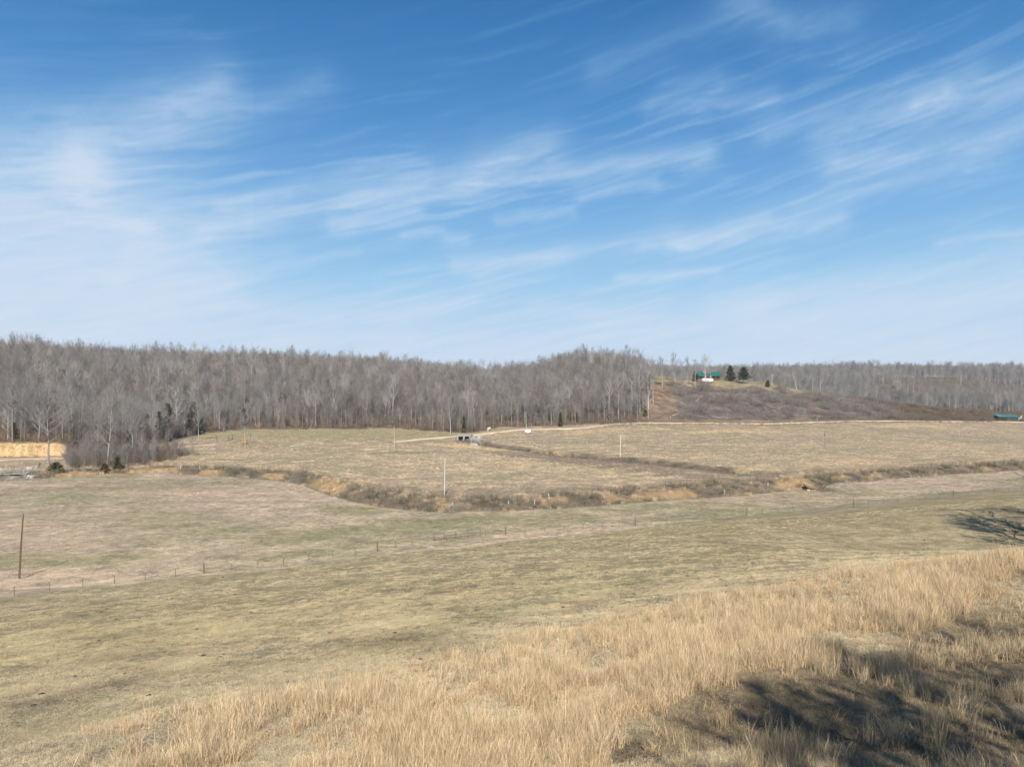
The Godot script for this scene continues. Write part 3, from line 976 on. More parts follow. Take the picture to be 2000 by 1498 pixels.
func build_marked_trees() -> void:
	var r := RandomNumberGenerator.new()
	r.seed = 1234
	# [base px, base py, top py, low, reach share, lift, limbs, thick, lean, pale, label]
	var list := [
		[93, 905, 775, 0.36, 0.46, 0.0, 9, 0.019, 0.01, 1.15, "old broken-topped tree with long crooked limbs beside the orange cut bank"],
		[209, 912, 742, 0.28, 0.22, 0.9, 13, 0.014, 0.03, 1.2, "tallest forked grey tree below the dirt road at left"],
		[258, 893, 784, 0.30, 0.33, 0.75, 16, 0.013, 0.01, 1.25, "grey tree with a round fan-shaped crown beside the left dirt road"],
		[185, 903, 812, 0.4, 0.26, 0.7, 12, 0.011, 0.02, 1.1, "slender grey tree between the old broken tree and the fan-crowned tree"],
		[172, 903, 850, 0.3, 0.34, 0.3, 8, 0.011, 0.04, 1.35, "small pale forked tree next to the dark cedar bush"],
		[217, 915, 880, 0.35, 0.2, 0.6, 7, 0.011, 0.02, 1.1, "thin young tree on the creek bank below the left road"],
		[247, 913, 862, 0.4, 0.16, 0.7, 7, 0.010, 0.01, 1.1, "short thin tree on the creek bank right of the cedar bush"],
		[346, 852, 742, 0.42, 0.26, 0.7, 13, 0.013, 0.02, 1.4, "white-barked tree rising in front of the cedars at left"],
		[360, 848, 772, 0.35, 0.3, 0.5, 10, 0.013, 0.06, 1.3, "leaning pale tree beside the white-barked one"],
		[387, 861, 792, 0.4, 0.26, 0.6, 11, 0.011, 0.02, 1.25, "pale tree at the end of the litter slope near the field fence"],
		[478, 868, 800, 0.32, 0.24, 0.4, 9, 0.010, 0.01, 1.4, "lone pale tree at the field edge beside the rusty feeder"],
		[437, 862, 815, 0.45, 0.22, 0.7, 8, 0.010, 0.03, 0.9, "dark thin tree at the corner of the field fence"],
		[23, 862, 690, 0.4, 0.25, 0.6, 13, 0.011, 0.02, 1.0, "tall grey tree at the far left above the cut bank"],
		[39, 862, 760, 0.5, 0.2, 0.7, 10, 0.010, 0.03, 1.0, "leaning grey tree above the cut bank near the left edge"],
		[1028, 842, 800, 0.75, 0.12, 0.8, 5, 0.014, 0.01, 1.7, "pale broken snag at the foot of the slope by the white trailer box"],
		[927, 839, 762, 0.5, 0.18, 0.8, 10, 0.012, 0.01, 1.4, "straight pale tree beside the bare clearing above the bridge"],
		[880, 848, 775, 0.4, 0.22, 0.8, 10, 0.012, 0.02, 1.35, "pale twin-forked tree just left of the bridge"],
		[1208, 820, 722, 0.5, 0.2, 0.7, 12, 0.011, 0.01, 1.3, "tall pale tree at the lower edge of the cleared slope"],
		[1234, 811, 708, 0.52, 0.18, 0.8, 12, 0.010, 0.02, 1.3, "second pale tree along the edge of the cleared slope"],
		[1250, 807, 704, 0.52, 0.18, 0.8, 12, 0.010, 0.01, 1.2, "third pale tree along the edge of the cleared slope"],
		[1267, 798, 698, 0.5, 0.2, 0.8, 12, 0.010, 0.01, 1.3, "fourth pale tree along the edge of the cleared slope"],
		[1276, 790, 700, 0.5, 0.18, 0.8, 12, 0.010, 0.02, 1.2, "uppermost pale tree along the edge of the cleared slope"],
		[1294, 756, 694, 0.42, 0.22, 0.75, 12, 0.011, 0.02, 1.3, "bare tree on the hilltop farthest left of the log house"],
		[1318, 749, 690, 0.40, 0.26, 0.75, 13, 0.012, 0.02, 1.2, "tallest bare tree on the hilltop left of the log house"],
		[1343, 744, 695, 0.40, 0.22, 0.75, 12, 0.011, 0.02, 1.1, "slim bare tree between the tallest one and the log house"],
		[1358, 757, 698, 0.42, 0.2, 0.75, 12, 0.011, 0.01, 1.6, "white-trunked bare tree at the left corner of the log house"],
		[1379.5, 754, 696, 0.38, 0.3, 0.7, 14, 0.013, 0.01, 1.7, "white-trunked bare tree in front of the log house"],
		[1556, 761, 716, 0.42, 0.2, 0.7, 9, 0.012, 0.09, 1.6, "leaning white tree on the crest right of the utility pole"],
		[1588, 765, 708, 0.40, 0.26, 0.75, 13, 0.012, 0.03, 1.3, "twin-stemmed broad tree on the crest right of the utility pole"],
		[1603, 766, 717, 0.45, 0.2, 0.7, 10, 0.012, 0.02, 1.5, "rightmost white tree on the crest of the cleared hill"],
		[1856, 800, 768, 0.4, 0.22, 0.6, 9, 0.013, 0.05, 1.6, "white forked tree in the hollow near the green-roofed shed"],
		[1868, 802, 764, 0.4, 0.28, 0.5, 9, 0.012, 0.08, 1.5, "leaning white tree in the hollow with spreading limbs"],
	]
	for e in list:
		var p := spot(e[0], e[1])
		var h: float = (e[1] - e[2]) / FOCAL * p.y
		var k: float = e[9] * (0.78 if e[0] < 300 else 1.0)
		var m := bare_tree(r, h, e[3], h * e[4] * 1.15, e[5], e[6] + 3, 8, 10, e[7] * (0.95 if e[0] < 300 else 1.3), e[8], BARK * k, TWIG * lerpf(1.0, k, 0.4))
		var o := thing("bare_tree", e[10], "tree", put(p.x, p.y, -0.1), r.randf() * TAU)
		part("trunk", m[0].done(), pb, o)
		part("crown", m[1].done(), pb, o)
	# evergreens: [base px, base py, top py, width px, round, label]
	var green := Color(0.088, 0.092, 0.040)
	var cedars := [
		[228, 917, 891, 22, 0.2, "dark spiky cedar bush on the creek bank below the left road"],
		[108, 921, 904, 30, 0.8, "broad olive bush at the creek bank beside the white rocks"],
		[203, 921, 906, 20, 0.8, "low olive bush on the creek bank right of the cedar bush"],
		[147, 823, 792, 20, 0.6, "round cedar on the litter slope above the cut bank"],
		[146, 876, 862, 18, 0.5, "small dark cedar beside the road in front of the litter slope"],
		[27, 858, 826, 16, 0.3, "olive cedar near the left edge above the cut bank"],
		[310, 862, 804, 24, 0.3, "tall cedar in the middle of the left cedar cluster"],
		[327, 850, 788, 28, 0.5, "largest cedar of the left cedar cluster"],
		[282, 858, 822, 22, 0.4, "cedar on the left side of the left cedar cluster"],
		[376, 846, 786, 30, 0.5, "dark cedar at the right end of the left cedar cluster"],
		[246, 820, 770, 22, 0.3, "shaded cedar high on the left wooded slope"],
		[82, 800, 770, 20, 0.3, "shaded cedar high above the cut bank"],
		[3, 800, 770, 18, 0.3, "shaded cedar at the left edge of the slope"],
		[906, 846, 812, 14, 0.1, "narrow green cedar standing above the bridge"],
		[1095, 833, 806, 14, 0.3, "bright green cedar on the brown slope right of the trailer box"],
		[1047, 822, 792, 24, 0.4, "dark spreading cedar behind the pale broken snag"],
		[1172, 806, 796, 12, 0.6, "small olive cedar high on the brown slope"],
		[1194, 812, 797, 10, 0.3, "yellowish young cedar near the cleared slope"],
		[1040, 766, 745, 14, 0.4, "green tree half hidden in the middle of the woods"],
		[1114, 756, 738, 14, 0.4, "green tree half hidden high in the woods right of centre"],
		[820, 770, 745, 10, 0.2, "narrow green tree half hidden in the central woods"],
		[1359, 745, 722, 14, 0.6, "dark cedar behind the left end of the log house"],
		[1427, 745, 715, 26, 0.35, "broad conical brown-green cedar right of the log house"],
		[1453, 749, 718, 26, 0.85, "round-headed dark pine right of the conical cedar"],
		[1500, 756, 743, 12, 0.7, "dark bush on the crest at the foot of the utility pole"],
		[1977, 802, 775, 12, 0.2, "tall dark cedar in the hollow above the green-roofed shed"],
		[1960, 804, 784, 20, 0.5, "wide dark cedar in the hollow above the green-roofed shed"],
	]
	for e in cedars:
		var p := spot(e[0], e[1])
		var h: float = (e[1] - e[2]) / FOCAL * p.y
		var w: float = e[3] / FOCAL * p.y * 0.5
		var low := 0.24 if e[4] > 0.8 and h > 6.0 else 0.04
		var m := cedar(r, h, w * 1.15, low, 620 if h > 4.0 else 380, green.lerp(Color(0.115, 0.10, 0.045), 0.75 if e[0] == 1427 or h < 6.0 and e[0] < 210 else 0.1), e[4])
		var bushy: bool = "bush" in e[5]
		var o := thing("evergreen_bush" if bushy else "evergreen_tree", e[5], "bush" if bushy else "tree", put(p.x, p.y), r.randf() * TAU)
		part("trunk" if not bushy else "stem", m[0].done(), pb, o)
		part("crown", m[1].done(), pb, o)
	var small := cedar(r, 7.0, 2.0, 0.05, 420, green.lerp(Color(0.10, 0.10, 0.04), 0.4), 0.4)
	var first: Node3D = null
	for k in 46:
		var cx := r.randf_range(-205.0, -125.0) if k < 26 else r.randf_range(-120.0, 85.0)
		var cf := r.randf_range(272.0, 400.0) if k < 26 else r.randf_range(405.0, 520.0)
		if behind_foot(cx, cf) < 4.0: continue
		var lab := "small olive cedar %s" % ("scattered on the shaded litter slope at left" if k < 26 else "half hidden among the bare trees of the long ridge")
		if first == null:
			first = thing("evergreen_tree", lab, "tree", put(cx, cf), 0.0, "small cedars scattered in the woods")
			part("trunk", small[0].done(), pb, first)
			part("crown", small[1].done(), pb, first)
		else:
			another(first, put(cx, cf), r.randf() * TAU, r.randf_range(0.6, 1.5), lab)
	# the trees whose shadows fall into the picture stand beside and behind the viewpoint
	var spread := bare_tree(r, 20.0, 0.15, 8.0, 0.35, 20, 9, 14, 0.018, 0.03)
	var t1 := thing("bare_tree", "large spreading tree at the right end of the pasture casting branch shadows", "tree", put(69.5, 88.0, -0.1), 0.4)
	part("trunk", spread[0].done(), pb, t1)
	part("crown", spread[1].done(), pb, t1)
	another(t1, put(76.0, 93.0, -0.1), 2.2, 1.0, "second spreading tree beyond the right end of the pasture")
	another(t1, put(67.0, 81.0, -0.1), 4.0, 1.0, "third spreading tree nearest the viewpoint beyond the right end of the pasture")
	var names := ["leftmost evergreen behind the viewpoint", "broad evergreen directly beside the viewpoint", "tallest evergreen beside the viewpoint", "evergreen on the upper slope to the side", "outermost evergreen on the upper slope"]
	var rows := [[9.5, -9.0, 21.0], [15.5, -7.5, 21.0], [23.0, -5.0, 21.0], [31.0, 1.0, 20.0], [40.0, 9.0, 20.0]]
	for k in rows.size():
		var q: Array = rows[k]
		var m := cedar(r, q[2], 2.6, 0.40, 520, green, 0.6)
		var o := thing("evergreen_tree", names[k] + " casting shade on the near grass", "tree", put(q[0], q[1]), r.randf() * TAU)
		part("trunk", m[0].done(), pb, o)
		part("crown", m[1].done(), pb, o)
	var bare := bare_tree(r, 25.0, 0.28, 6.5, 0.6, 22, 10, 12, 0.014, 0.02)
	var t2 := thing("bare_tree", "tall leafless tree among the evergreens behind the viewpoint", "tree", put(12.0, -5.0, -0.1), 1.0)
	part("trunk", bare[0].done(), pb, t2)
	part("crown", bare[1].done(), pb, t2)
	another(t2, put(18.0, -5.0, -0.1), 2.6, 1.0, "second tall leafless tree among the evergreens beside the viewpoint")
	another(t2, put(26.0, -1.0, -0.1), 4.4, 0.95, "third tall leafless tree among the evergreens up the slope")
	another(t2, put(9.0, -6.0, -0.1), 5.4, 1.0, "fourth tall leafless tree standing behind the evergreens")
	another(t2, put(22.0, -1.5, -0.1), 3.3, 1.1, "sixth tall leafless tree close beside the broad evergreen")
	another(t2, put(30.0, 1.0, -0.1), 1.9, 1.1, "seventh tall leafless tree on the upper slope")
	another(t2, put(15.0, -2.5, -0.1), 5.9, 1.05, "eighth tall leafless tree right beside the viewpoint")
	another(t2, put(34.0, 5.0, -0.1), 0.4, 0.9, "fifth tall leafless tree at the end of the evergreen row")

# ---------------------------------------------------------------- grass and brush
func build_grass() -> void:
	var r := RandomNumberGenerator.new()
	r.seed = 77
	var sedge := []
	for k in 9:
		var dry: float = [0.45, 0.6, 0.95, 0.4, 0.7, 1.3, 0.5, 0.8, 0.35][k]
		sedge.append(tuft(r, [0.95, 0.85, 0.8, 1.05, 0.9, 0.7, 1.0, 0.6, 1.15][k], 0.16 + dry * 0.12, [36, 32, 30, 26, 40, 26, 30, 40, 14][k], 0.0052, dry, Color(0.72, 0.565, 0.36), Color(0.30, 0.225, 0.145)).done())
	tall = spots([60, 1560, 210, 1520, 370, 1486, 520, 1452, 700, 1410, 850, 1376, 1000, 1338, 1150, 1290, 1400, 1222, 1600, 1174, 1800, 1130, 2040, 1080, 2150, 1100, 2150, 1540, 1000, 1560])
	var places := []
	for k in 190000:
		var x := r.randf_range(-26.0, 66.0)
		var f := r.randf_range(8.0, 74.0)
		if not in_view(x, f, 1.25): continue
		var p := Vector2(x, f)
		var density := 0.0
		var wander := n_mid.get_noise_2d(x * 5.0, f * 5.0)
		if Geometry2D.is_point_in_polygon(p + Vector2(wander, wander * 0.7) * 1.5, tall):
			density = clampf(0.80 + wander * 3.0, 0.03, 1.0)
			if Geometry2D.is_point_in_polygon(p, shade_low): density = clampf(0.025 + maxf(0.0, wander - 0.04) * 0.8, 0.0, 0.5)
		elif Geometry2D.is_point_in_polygon(p + Vector2(0.9, -2.6), tall) or Geometry2D.is_point_in_polygon(p + Vector2(3.2, -6.0), tall):
			density = 0.10 + maxf(0.0, wander) * 0.6
		if r.randf() > density: continue
		var tone := Color(1, 1, 1) * r.randf_range(0.7, 1.2)
		tone = tone.lerp(Color(0.92, 0.82, 0.72), clampf(-wander * 2.0, 0.0, 0.8))
		places.append([x, f, r.randf_range(0.7, 1.15), r.randf_range(0.45, 1.25) * (1.0 + wander * 0.5), tone, 0.02])
	scatter("tall_grass", sedge, straw, places, "tall straw-coloured dry grass across the near slope")
	var n0 := places.size()
	# low cover: the nearer pasture and the shaded ground under the tall grass
	var low := []
	for k in 5: low.append(tuft(r, 0.085, 0.30, 34, 0.010, 1.5, Color(1.0, 0.98, 0.94), Color(0.84, 0.85, 0.80)).done())
	var fine := []
	for k in 5: fine.append(tuft(r, 0.075, 0.22, 46, 0.0042, 1.1, Color(1.0, 0.98, 0.94), Color(0.76, 0.75, 0.70)).done())
	var near := []
	places = []
	for k in 375000:
		var f := 12.0 + 118.0 * pow(r.randf(), 1.6)
		var x := r.randf_range(-0.80, 0.92) * f + r.randf_range(-3.0, 3.0)
		var s := -0.45 * x + 0.89 * f
		if s > 106.0: continue
		var wander := n_mid.get_noise_2d(x * 4.0, f * 4.0)
		if r.randf() > 0.62 + wander * 0.9: continue
		var base := tint_at(x, f)
		var v := r.randf_range(0.82, 1.35)
		if r.randf() < 0.05: v *= 0.6
		if f > 62.0:
			if k % 3 == 0: places.append([x, f, r.randf_range(0.7, 1.5), r.randf_range(0.5, 1.2), Color(base.r * v, base.g * v, base.b * v), 0.01])
		else: near.append([x, f, r.randf_range(0.6, 1.3) * (0.8 + f * 0.006), r.randf_range(0.5, 1.3), Color(base.r * v, base.g * v, base.b * v) * 1.12, 0.01])
	var sod := Node3D.new()
	sod.name = "pasture_grass"
	add_child(sod)
	tag(sod, "short cropped winter grass of the sloping pasture", "", "", "stuff")
	scatter("far_grass", low, straw, places, "", sod)
	scatter("near_grass", fine, straw, near, "", sod)
	var n1 := places.size()
	places = []
	for k in 230000:
		var f := 92.0 + 220.0 * pow(r.randf(), 1.7)
		var x := r.randf_range(-0.74, 0.74) * f
		if -0.45 * x + 0.89 * f < 104.0: continue
		var t := f - table(creek_x, creek_f, x)
		if t > -2.0 and t < 14.0 or x < -110.0 and t > -2.0: continue
		var wander := n_mid.get_noise_2d(x * 3.0, f * 5.0)
		if r.randf() > 0.55 + wander * 0.9: continue
		var base := tint_at(x, f)
		var v := r.randf_range(0.75, 1.5)
		places.append([x, f, r.randf_range(0.8, 1.9), r.randf_range(0.4, 1.2), Color(base.r * v, base.g * v, base.b * v), 0.01])
	scatter("field_grass", low, straw, places, "cropped winter grass of the flat bottom fields")
	# loose weeds on the bottom fields and along the banks
	var weed := []
	for k in 4: weed.append(tuft(r, 0.55, 0.45, 26, 0.02, 0.5, Color(0.62, 0.50, 0.34), Color(0.50, 0.40, 0.27)).done())
	places = []
	for k in 90000:
		var f := 150.0 + 280.0 * pow(r.randf(), 1.3)
		var x := r.randf_range(-0.74, 0.74) * f
		if f < table(creek_x, creek_f, x) + 15.0: continue
		if behind_foot(x, f) > -4.0: continue
		if x > -26.0 and x < 82.0 and absf(f - table(brook_x, brook_f, x)) < 12.0: continue
		var c := tint_at(x, f)
		var rich := smoothstep(0.46, 0.60, c.r)
		if r.randf() > 0.10 + rich * 0.75: continue
		places.append([x, f, r.randf_range(0.5, 1.0), r.randf_range(0.5, 1.2), Color(1, 1, 1).lerp(Color(c.r / 0.56, c.g / 0.45, c.b / 0.305), 0.6) * r.randf_range(0.75, 1.08), 0.02])
	for k in 1300:
		var x := r.randf_range(-170.0, 190.0)
		var f := table(creek_x, creek_f, x) + (r.randf_range(12.0, 18.0) if r.randf() < 0.6 else r.randf_range(-2.0, 12.0))
		places.append([x, f, r.randf_range(0.7, 1.6), r.randf_range(0.8, 1.8), Color(1, 0.95, 0.9) * r.randf_range(0.45, 1.0), 0.02])
	scatter("field_weeds", weed, straw, places, "pale dry weeds in patches on the bottom fields")

func build_brush() -> void:
	var r := RandomNumberGenerator.new()
	r.seed = 404
	var kinds := []
	for k in 6: kinds.append(bush(r, 1.6, 1.7, 24, Color(0.222, 0.192, 0.152)).done())
	var places := []
	for k in 12000:
		var x := r.randf_range(-175.0, 190.0)
		var base := table(creek_x, creek_f, x)
		var f := base + r.randf_range(2.0, 16.5) * (0.8 if x < -62.0 or x > 70.0 else 1.0)
		if not in_view(x, f): continue
		var w := n_mid.get_noise_2d(x * 5.0, f * 5.0)
		if r.randf() > 0.62 + w * 1.3: continue
		var tc := tint_at(x, f)
		if tc.r > 0.27 and tc.r > tc.b * 1.75: continue
		if x < -150.0 and f < 240.0: continue
		var tone := Color(1, 1, 1) * r.randf_range(0.55, 1.2)
		if r.randf() < 0.15: tone = Color(0.8, 0.95, 0.6) * r.randf_range(0.6, 0.9)
		if r.randf() < 0.10: tone *= 0.6
		if r.randf() < 0.14: tone = Color(1.6, 1.45, 1.2)
		places.append([x, f, r.randf_range(0.3, 0.95) if r.randf() < 0.94 else 1.4, r.randf_range(0.45, 1.1), tone, 0.08])
	scatter("creek_brush", kinds, pb, places, "grey-brown leafless brush lining the creek bank")
	places = []
	for k in 1500:
		var x := r.randf_range(-24.0, 80.0)
		var u := r.randfn(1.2, 1.5)
		var f := table(brook_x, brook_f, x) + u / 0.6
		if r.randf() > 0.75 + n_mid.get_noise_2d(x * 5.0, f): continue
		places.append([x, f, r.randf_range(0.25, 0.8) if r.randf() < 0.93 else 1.3, r.randf_range(0.5, 1.1), Color(1, 0.97, 0.93) * r.randf_range(0.4, 1.05), 0.08])
	scatter("brook_brush", kinds, pb, places, "dark scrubby brush along the side brook below the bridge")
	places = []
	for k in 2600:
		var q := r.randf()
		var line := road_edge
		var t := r.randf() * (line.size() - 1)
		var p := line[int(t)].lerp(line[mini(int(t) + 1, line.size() - 1)], t - int(t))
		var side := -r.randf_range(3.5, 10.0) if q < 0.6 else r.randf_range(5.0, 16.0)
		places.append([p.x + r.randf_range(-2, 2), p.y + side, (r.randf_range(0.15, 0.42) if side < 0.0 and r.randf() < 0.85 else r.randf_range(0.4, 1.0)), r.randf_range(0.6, 1.1), Color(1, 0.9, 0.78) * r.randf_range(0.6, 1.2), 0.08])
	scatter("roadside_brush", kinds, pb, places, "brown brush on the verges of the dirt road")
	# branches left where the hill was cleared
	var lying := []
	for k in 6: lying.append(bush(r, 1.7, 2.8, 18, Color(0.255, 0.225, 0.208), 0.8).done())
	places = []
	for k in 16000:
		var x := r.randf_range(78.0, 400.0)
		var f := r.randf_range(438.0, 560.0)
		var d := behind_foot(x, f)
		var w0 := n_mid.get_noise_2d(x * 1.5 + 77.0, f)
		if d < 3.0 or d > table(hill_x, hill_l, x) - 38.0 + w0 * 18.0 or x > 262.0: continue
		if x < 104.0 + (f - 440.0) * 0.17 and r.randf() > 0.15: continue

		var w := n_mid.get_noise_2d(x * 1.8, f * 1.8)
		if r.randf() > 0.7 + w * 1.2: continue
		var tone := Color(1, 0.97, 0.95) * r.randf_range(0.45, 1.35)
		if x > 240.0: tone = Color(0.85, 0.72, 0.62) * r.randf_range(0.6, 1.1)
		if d < 18.0 and x < 200.0 and r.randf() < 0.4: tone *= 1.35
		places.append([x, f, r.randf_range(0.6, 1.3), r.randf_range(0.5, 1.2), tone, 0.05])
	for k in 60:
		var x := r.randf_range(112.0, 250.0)
		var f := r.randf_range(450.0, 515.0)
		var d := behind_foot(x, f)
		if d < 4.0 or d > table(hill_x, hill_l, x) - 34.0: continue
		for q in 7: places.append([x + r.randfn(0.0, 1.6), f + r.randfn(0.0, 1.2), r.randf_range(1.0, 1.9), r.randf_range(1.2, 2.4), Color(1, 0.97, 0.94) * r.randf_range(0.35, 1.2), 0.05])
	scatter("branch_litter", lying, pb, places, "tangled grey branches strewn over the cleared hillside")
	places = []
	for k in 5200:
		var x := r.randf_range(246.0, 420.0)
		var f := r.randf_range(446.0, 540.0)
		var d := behind_foot(x, f)
		if d < 2.0: continue
		places.append([x, f, r.randf_range(0.7, 1.6), r.randf_range(0.7, 1.1), Color(0.85, 0.75, 0.66) * r.randf_range(0.4, 1.1), 0.08])
	scatter("hill_brush", kinds, pb, places, "dark brown brush on the low right shoulder of the cleared hill")

var road_edge := PackedVector2Array()

# ---------------------------------------------------------------- things people made
const WOOD := Color(0.165, 0.108, 0.072)
const PALE := Color(0.50, 0.47, 0.43)

func pole(px: float, base: float, tip: float, over: float, rad: float, col: Color, label: String) -> Node3D:
	var p := spot(px, base)
	var h := (base - tip) / FOCAL * p.y
	var o := thing("utility_pole", label, "utility pole", put(p.x, p.y), 0.0, "poles standing in the valley")
	var lean := over / FOCAL * p.y
	var m := Mesher.new()
	m.path(PackedVector3Array([Vector3(0, -0.8, 0), Vector3(lean * 0.45, h * 0.5, 0), Vector3(lean, h, 0)]), rad, rad * 0.68, 8, col)
	m.cap(Vector3(lean, h, 0), Vector3.UP, rad * 0.68, 8, col * 0.8)
	part("shaft", m.done(), pb, o)
	o.set_meta("tip", Vector3(lean, h, 0))
	return o

func build_poles() -> void:
	var a := pole(36, 1131, 1008, 8, 0.125, WOOD, "brown wooden pole leaning slightly, nearest the fence at the field corner")
	var tip: Vector3 = a.get_meta("tip")
	var m := Mesher.new()
	m.box(tip + Vector3(0.02, 0.12, 0), Vector3(0.07, 0.5, 0.07), Color(0.12, 0.1, 0.09))
	m.box(tip + Vector3(-0.10, 0.30, 0), Vector3(0.30, 0.05, 0.06), Color(0.12, 0.1, 0.09))
	part("bracket", m.done(), pb, a)
	m = Mesher.new()
	m.path(PackedVector3Array([tip + Vector3(-0.22, 0.32, 0), tip + Vector3(-0.22, 0.50, 0)]), 0.06, 0.045, 6, Color(0.33, 0.30, 0.28))
	part("insulator", m.done(), pb, a)
	m = Mesher.new()
	m.path(PackedVector3Array([Vector3(0.0, 0.1, 0.16), Vector3(tip.x * 0.45, tip.y * 0.5, 0.13), Vector3(tip.x * 0.98, tip.y * 0.97, 0.11)]), 0.018, 0.018, 4, Color(0.09, 0.09, 0.09))
	part("ground_wire", m.done(), pb, a)
	pole(868, 966, 895, 1, 0.15, Color(0.46, 0.445, 0.45), "pale grey pole standing at the brushy creek bank in mid field")
	pole(1211.5, 894, 849, 1, 0.13, Color(0.56, 0.53, 0.47), "thin pale pole behind the side brook brush")
	pole(770.5, 880, 833, -1, 0.13, Color(0.40, 0.33, 0.28), "weathered two-toned pole in the field before the woods")
	pole(1875, 856, 823, 0, 0.07, Color(0.42, 0.35, 0.28), "very thin pole standing in the far field before the road")
	var b := pole(1611.5, 871, 840, 1, 0.12, WOOD * 1.25, "brown pole carrying a small dark transformer in the far field")
	tip = b.get_meta("tip")
	m = Mesher.new()
	m.path(PackedVector3Array([tip + Vector3(-0.28, -2.6, 0.1), tip + Vector3(-0.28, -1.6, 0.1)]), 0.25, 0.25, 8, Color(0.14, 0.14, 0.15))
	m.cap(tip + Vector3(-0.28, -1.6, 0.1), Vector3.UP, 0.25, 8, Color(0.18, 0.18, 0.19))
	part("transformer", m.done(), pb, b)
	m = Mesher.new()
	m.path(PackedVector3Array([tip, tip + Vector3(0.0, 0.7, 0)]), 0.03, 0.02, 4, Color(0.2, 0.2, 0.2))
	part("lightning_rod", m.done(), pb, b)
	var c := pole(1508.5, 754, 729, 0, 0.19, PALE, "pale utility pole with a crossarm on the grassy crest")
	tip = c.get_meta("tip")
	m = Mesher.new()
	m.box(tip + Vector3(-0.1, -1.6, 0.2), Vector3(2.2, 0.16, 0.14), PALE * 0.9)
	part("crossarm", m.done(), pb, c)
	for k in 3:
		m = Mesher.new()
		m.path(PackedVector3Array([tip + Vector3(-1.0 + k * 0.9, -1.52, 0.2), tip + Vector3(-1.0 + k * 0.9, -1.25, 0.2)]), 0.09, 0.06, 6, Color(0.4, 0.4, 0.4))
		part("insulator", m.done(), pb, c)
	for o in get_children():
		if o.has_meta("tip"): o.remove_meta("tip")

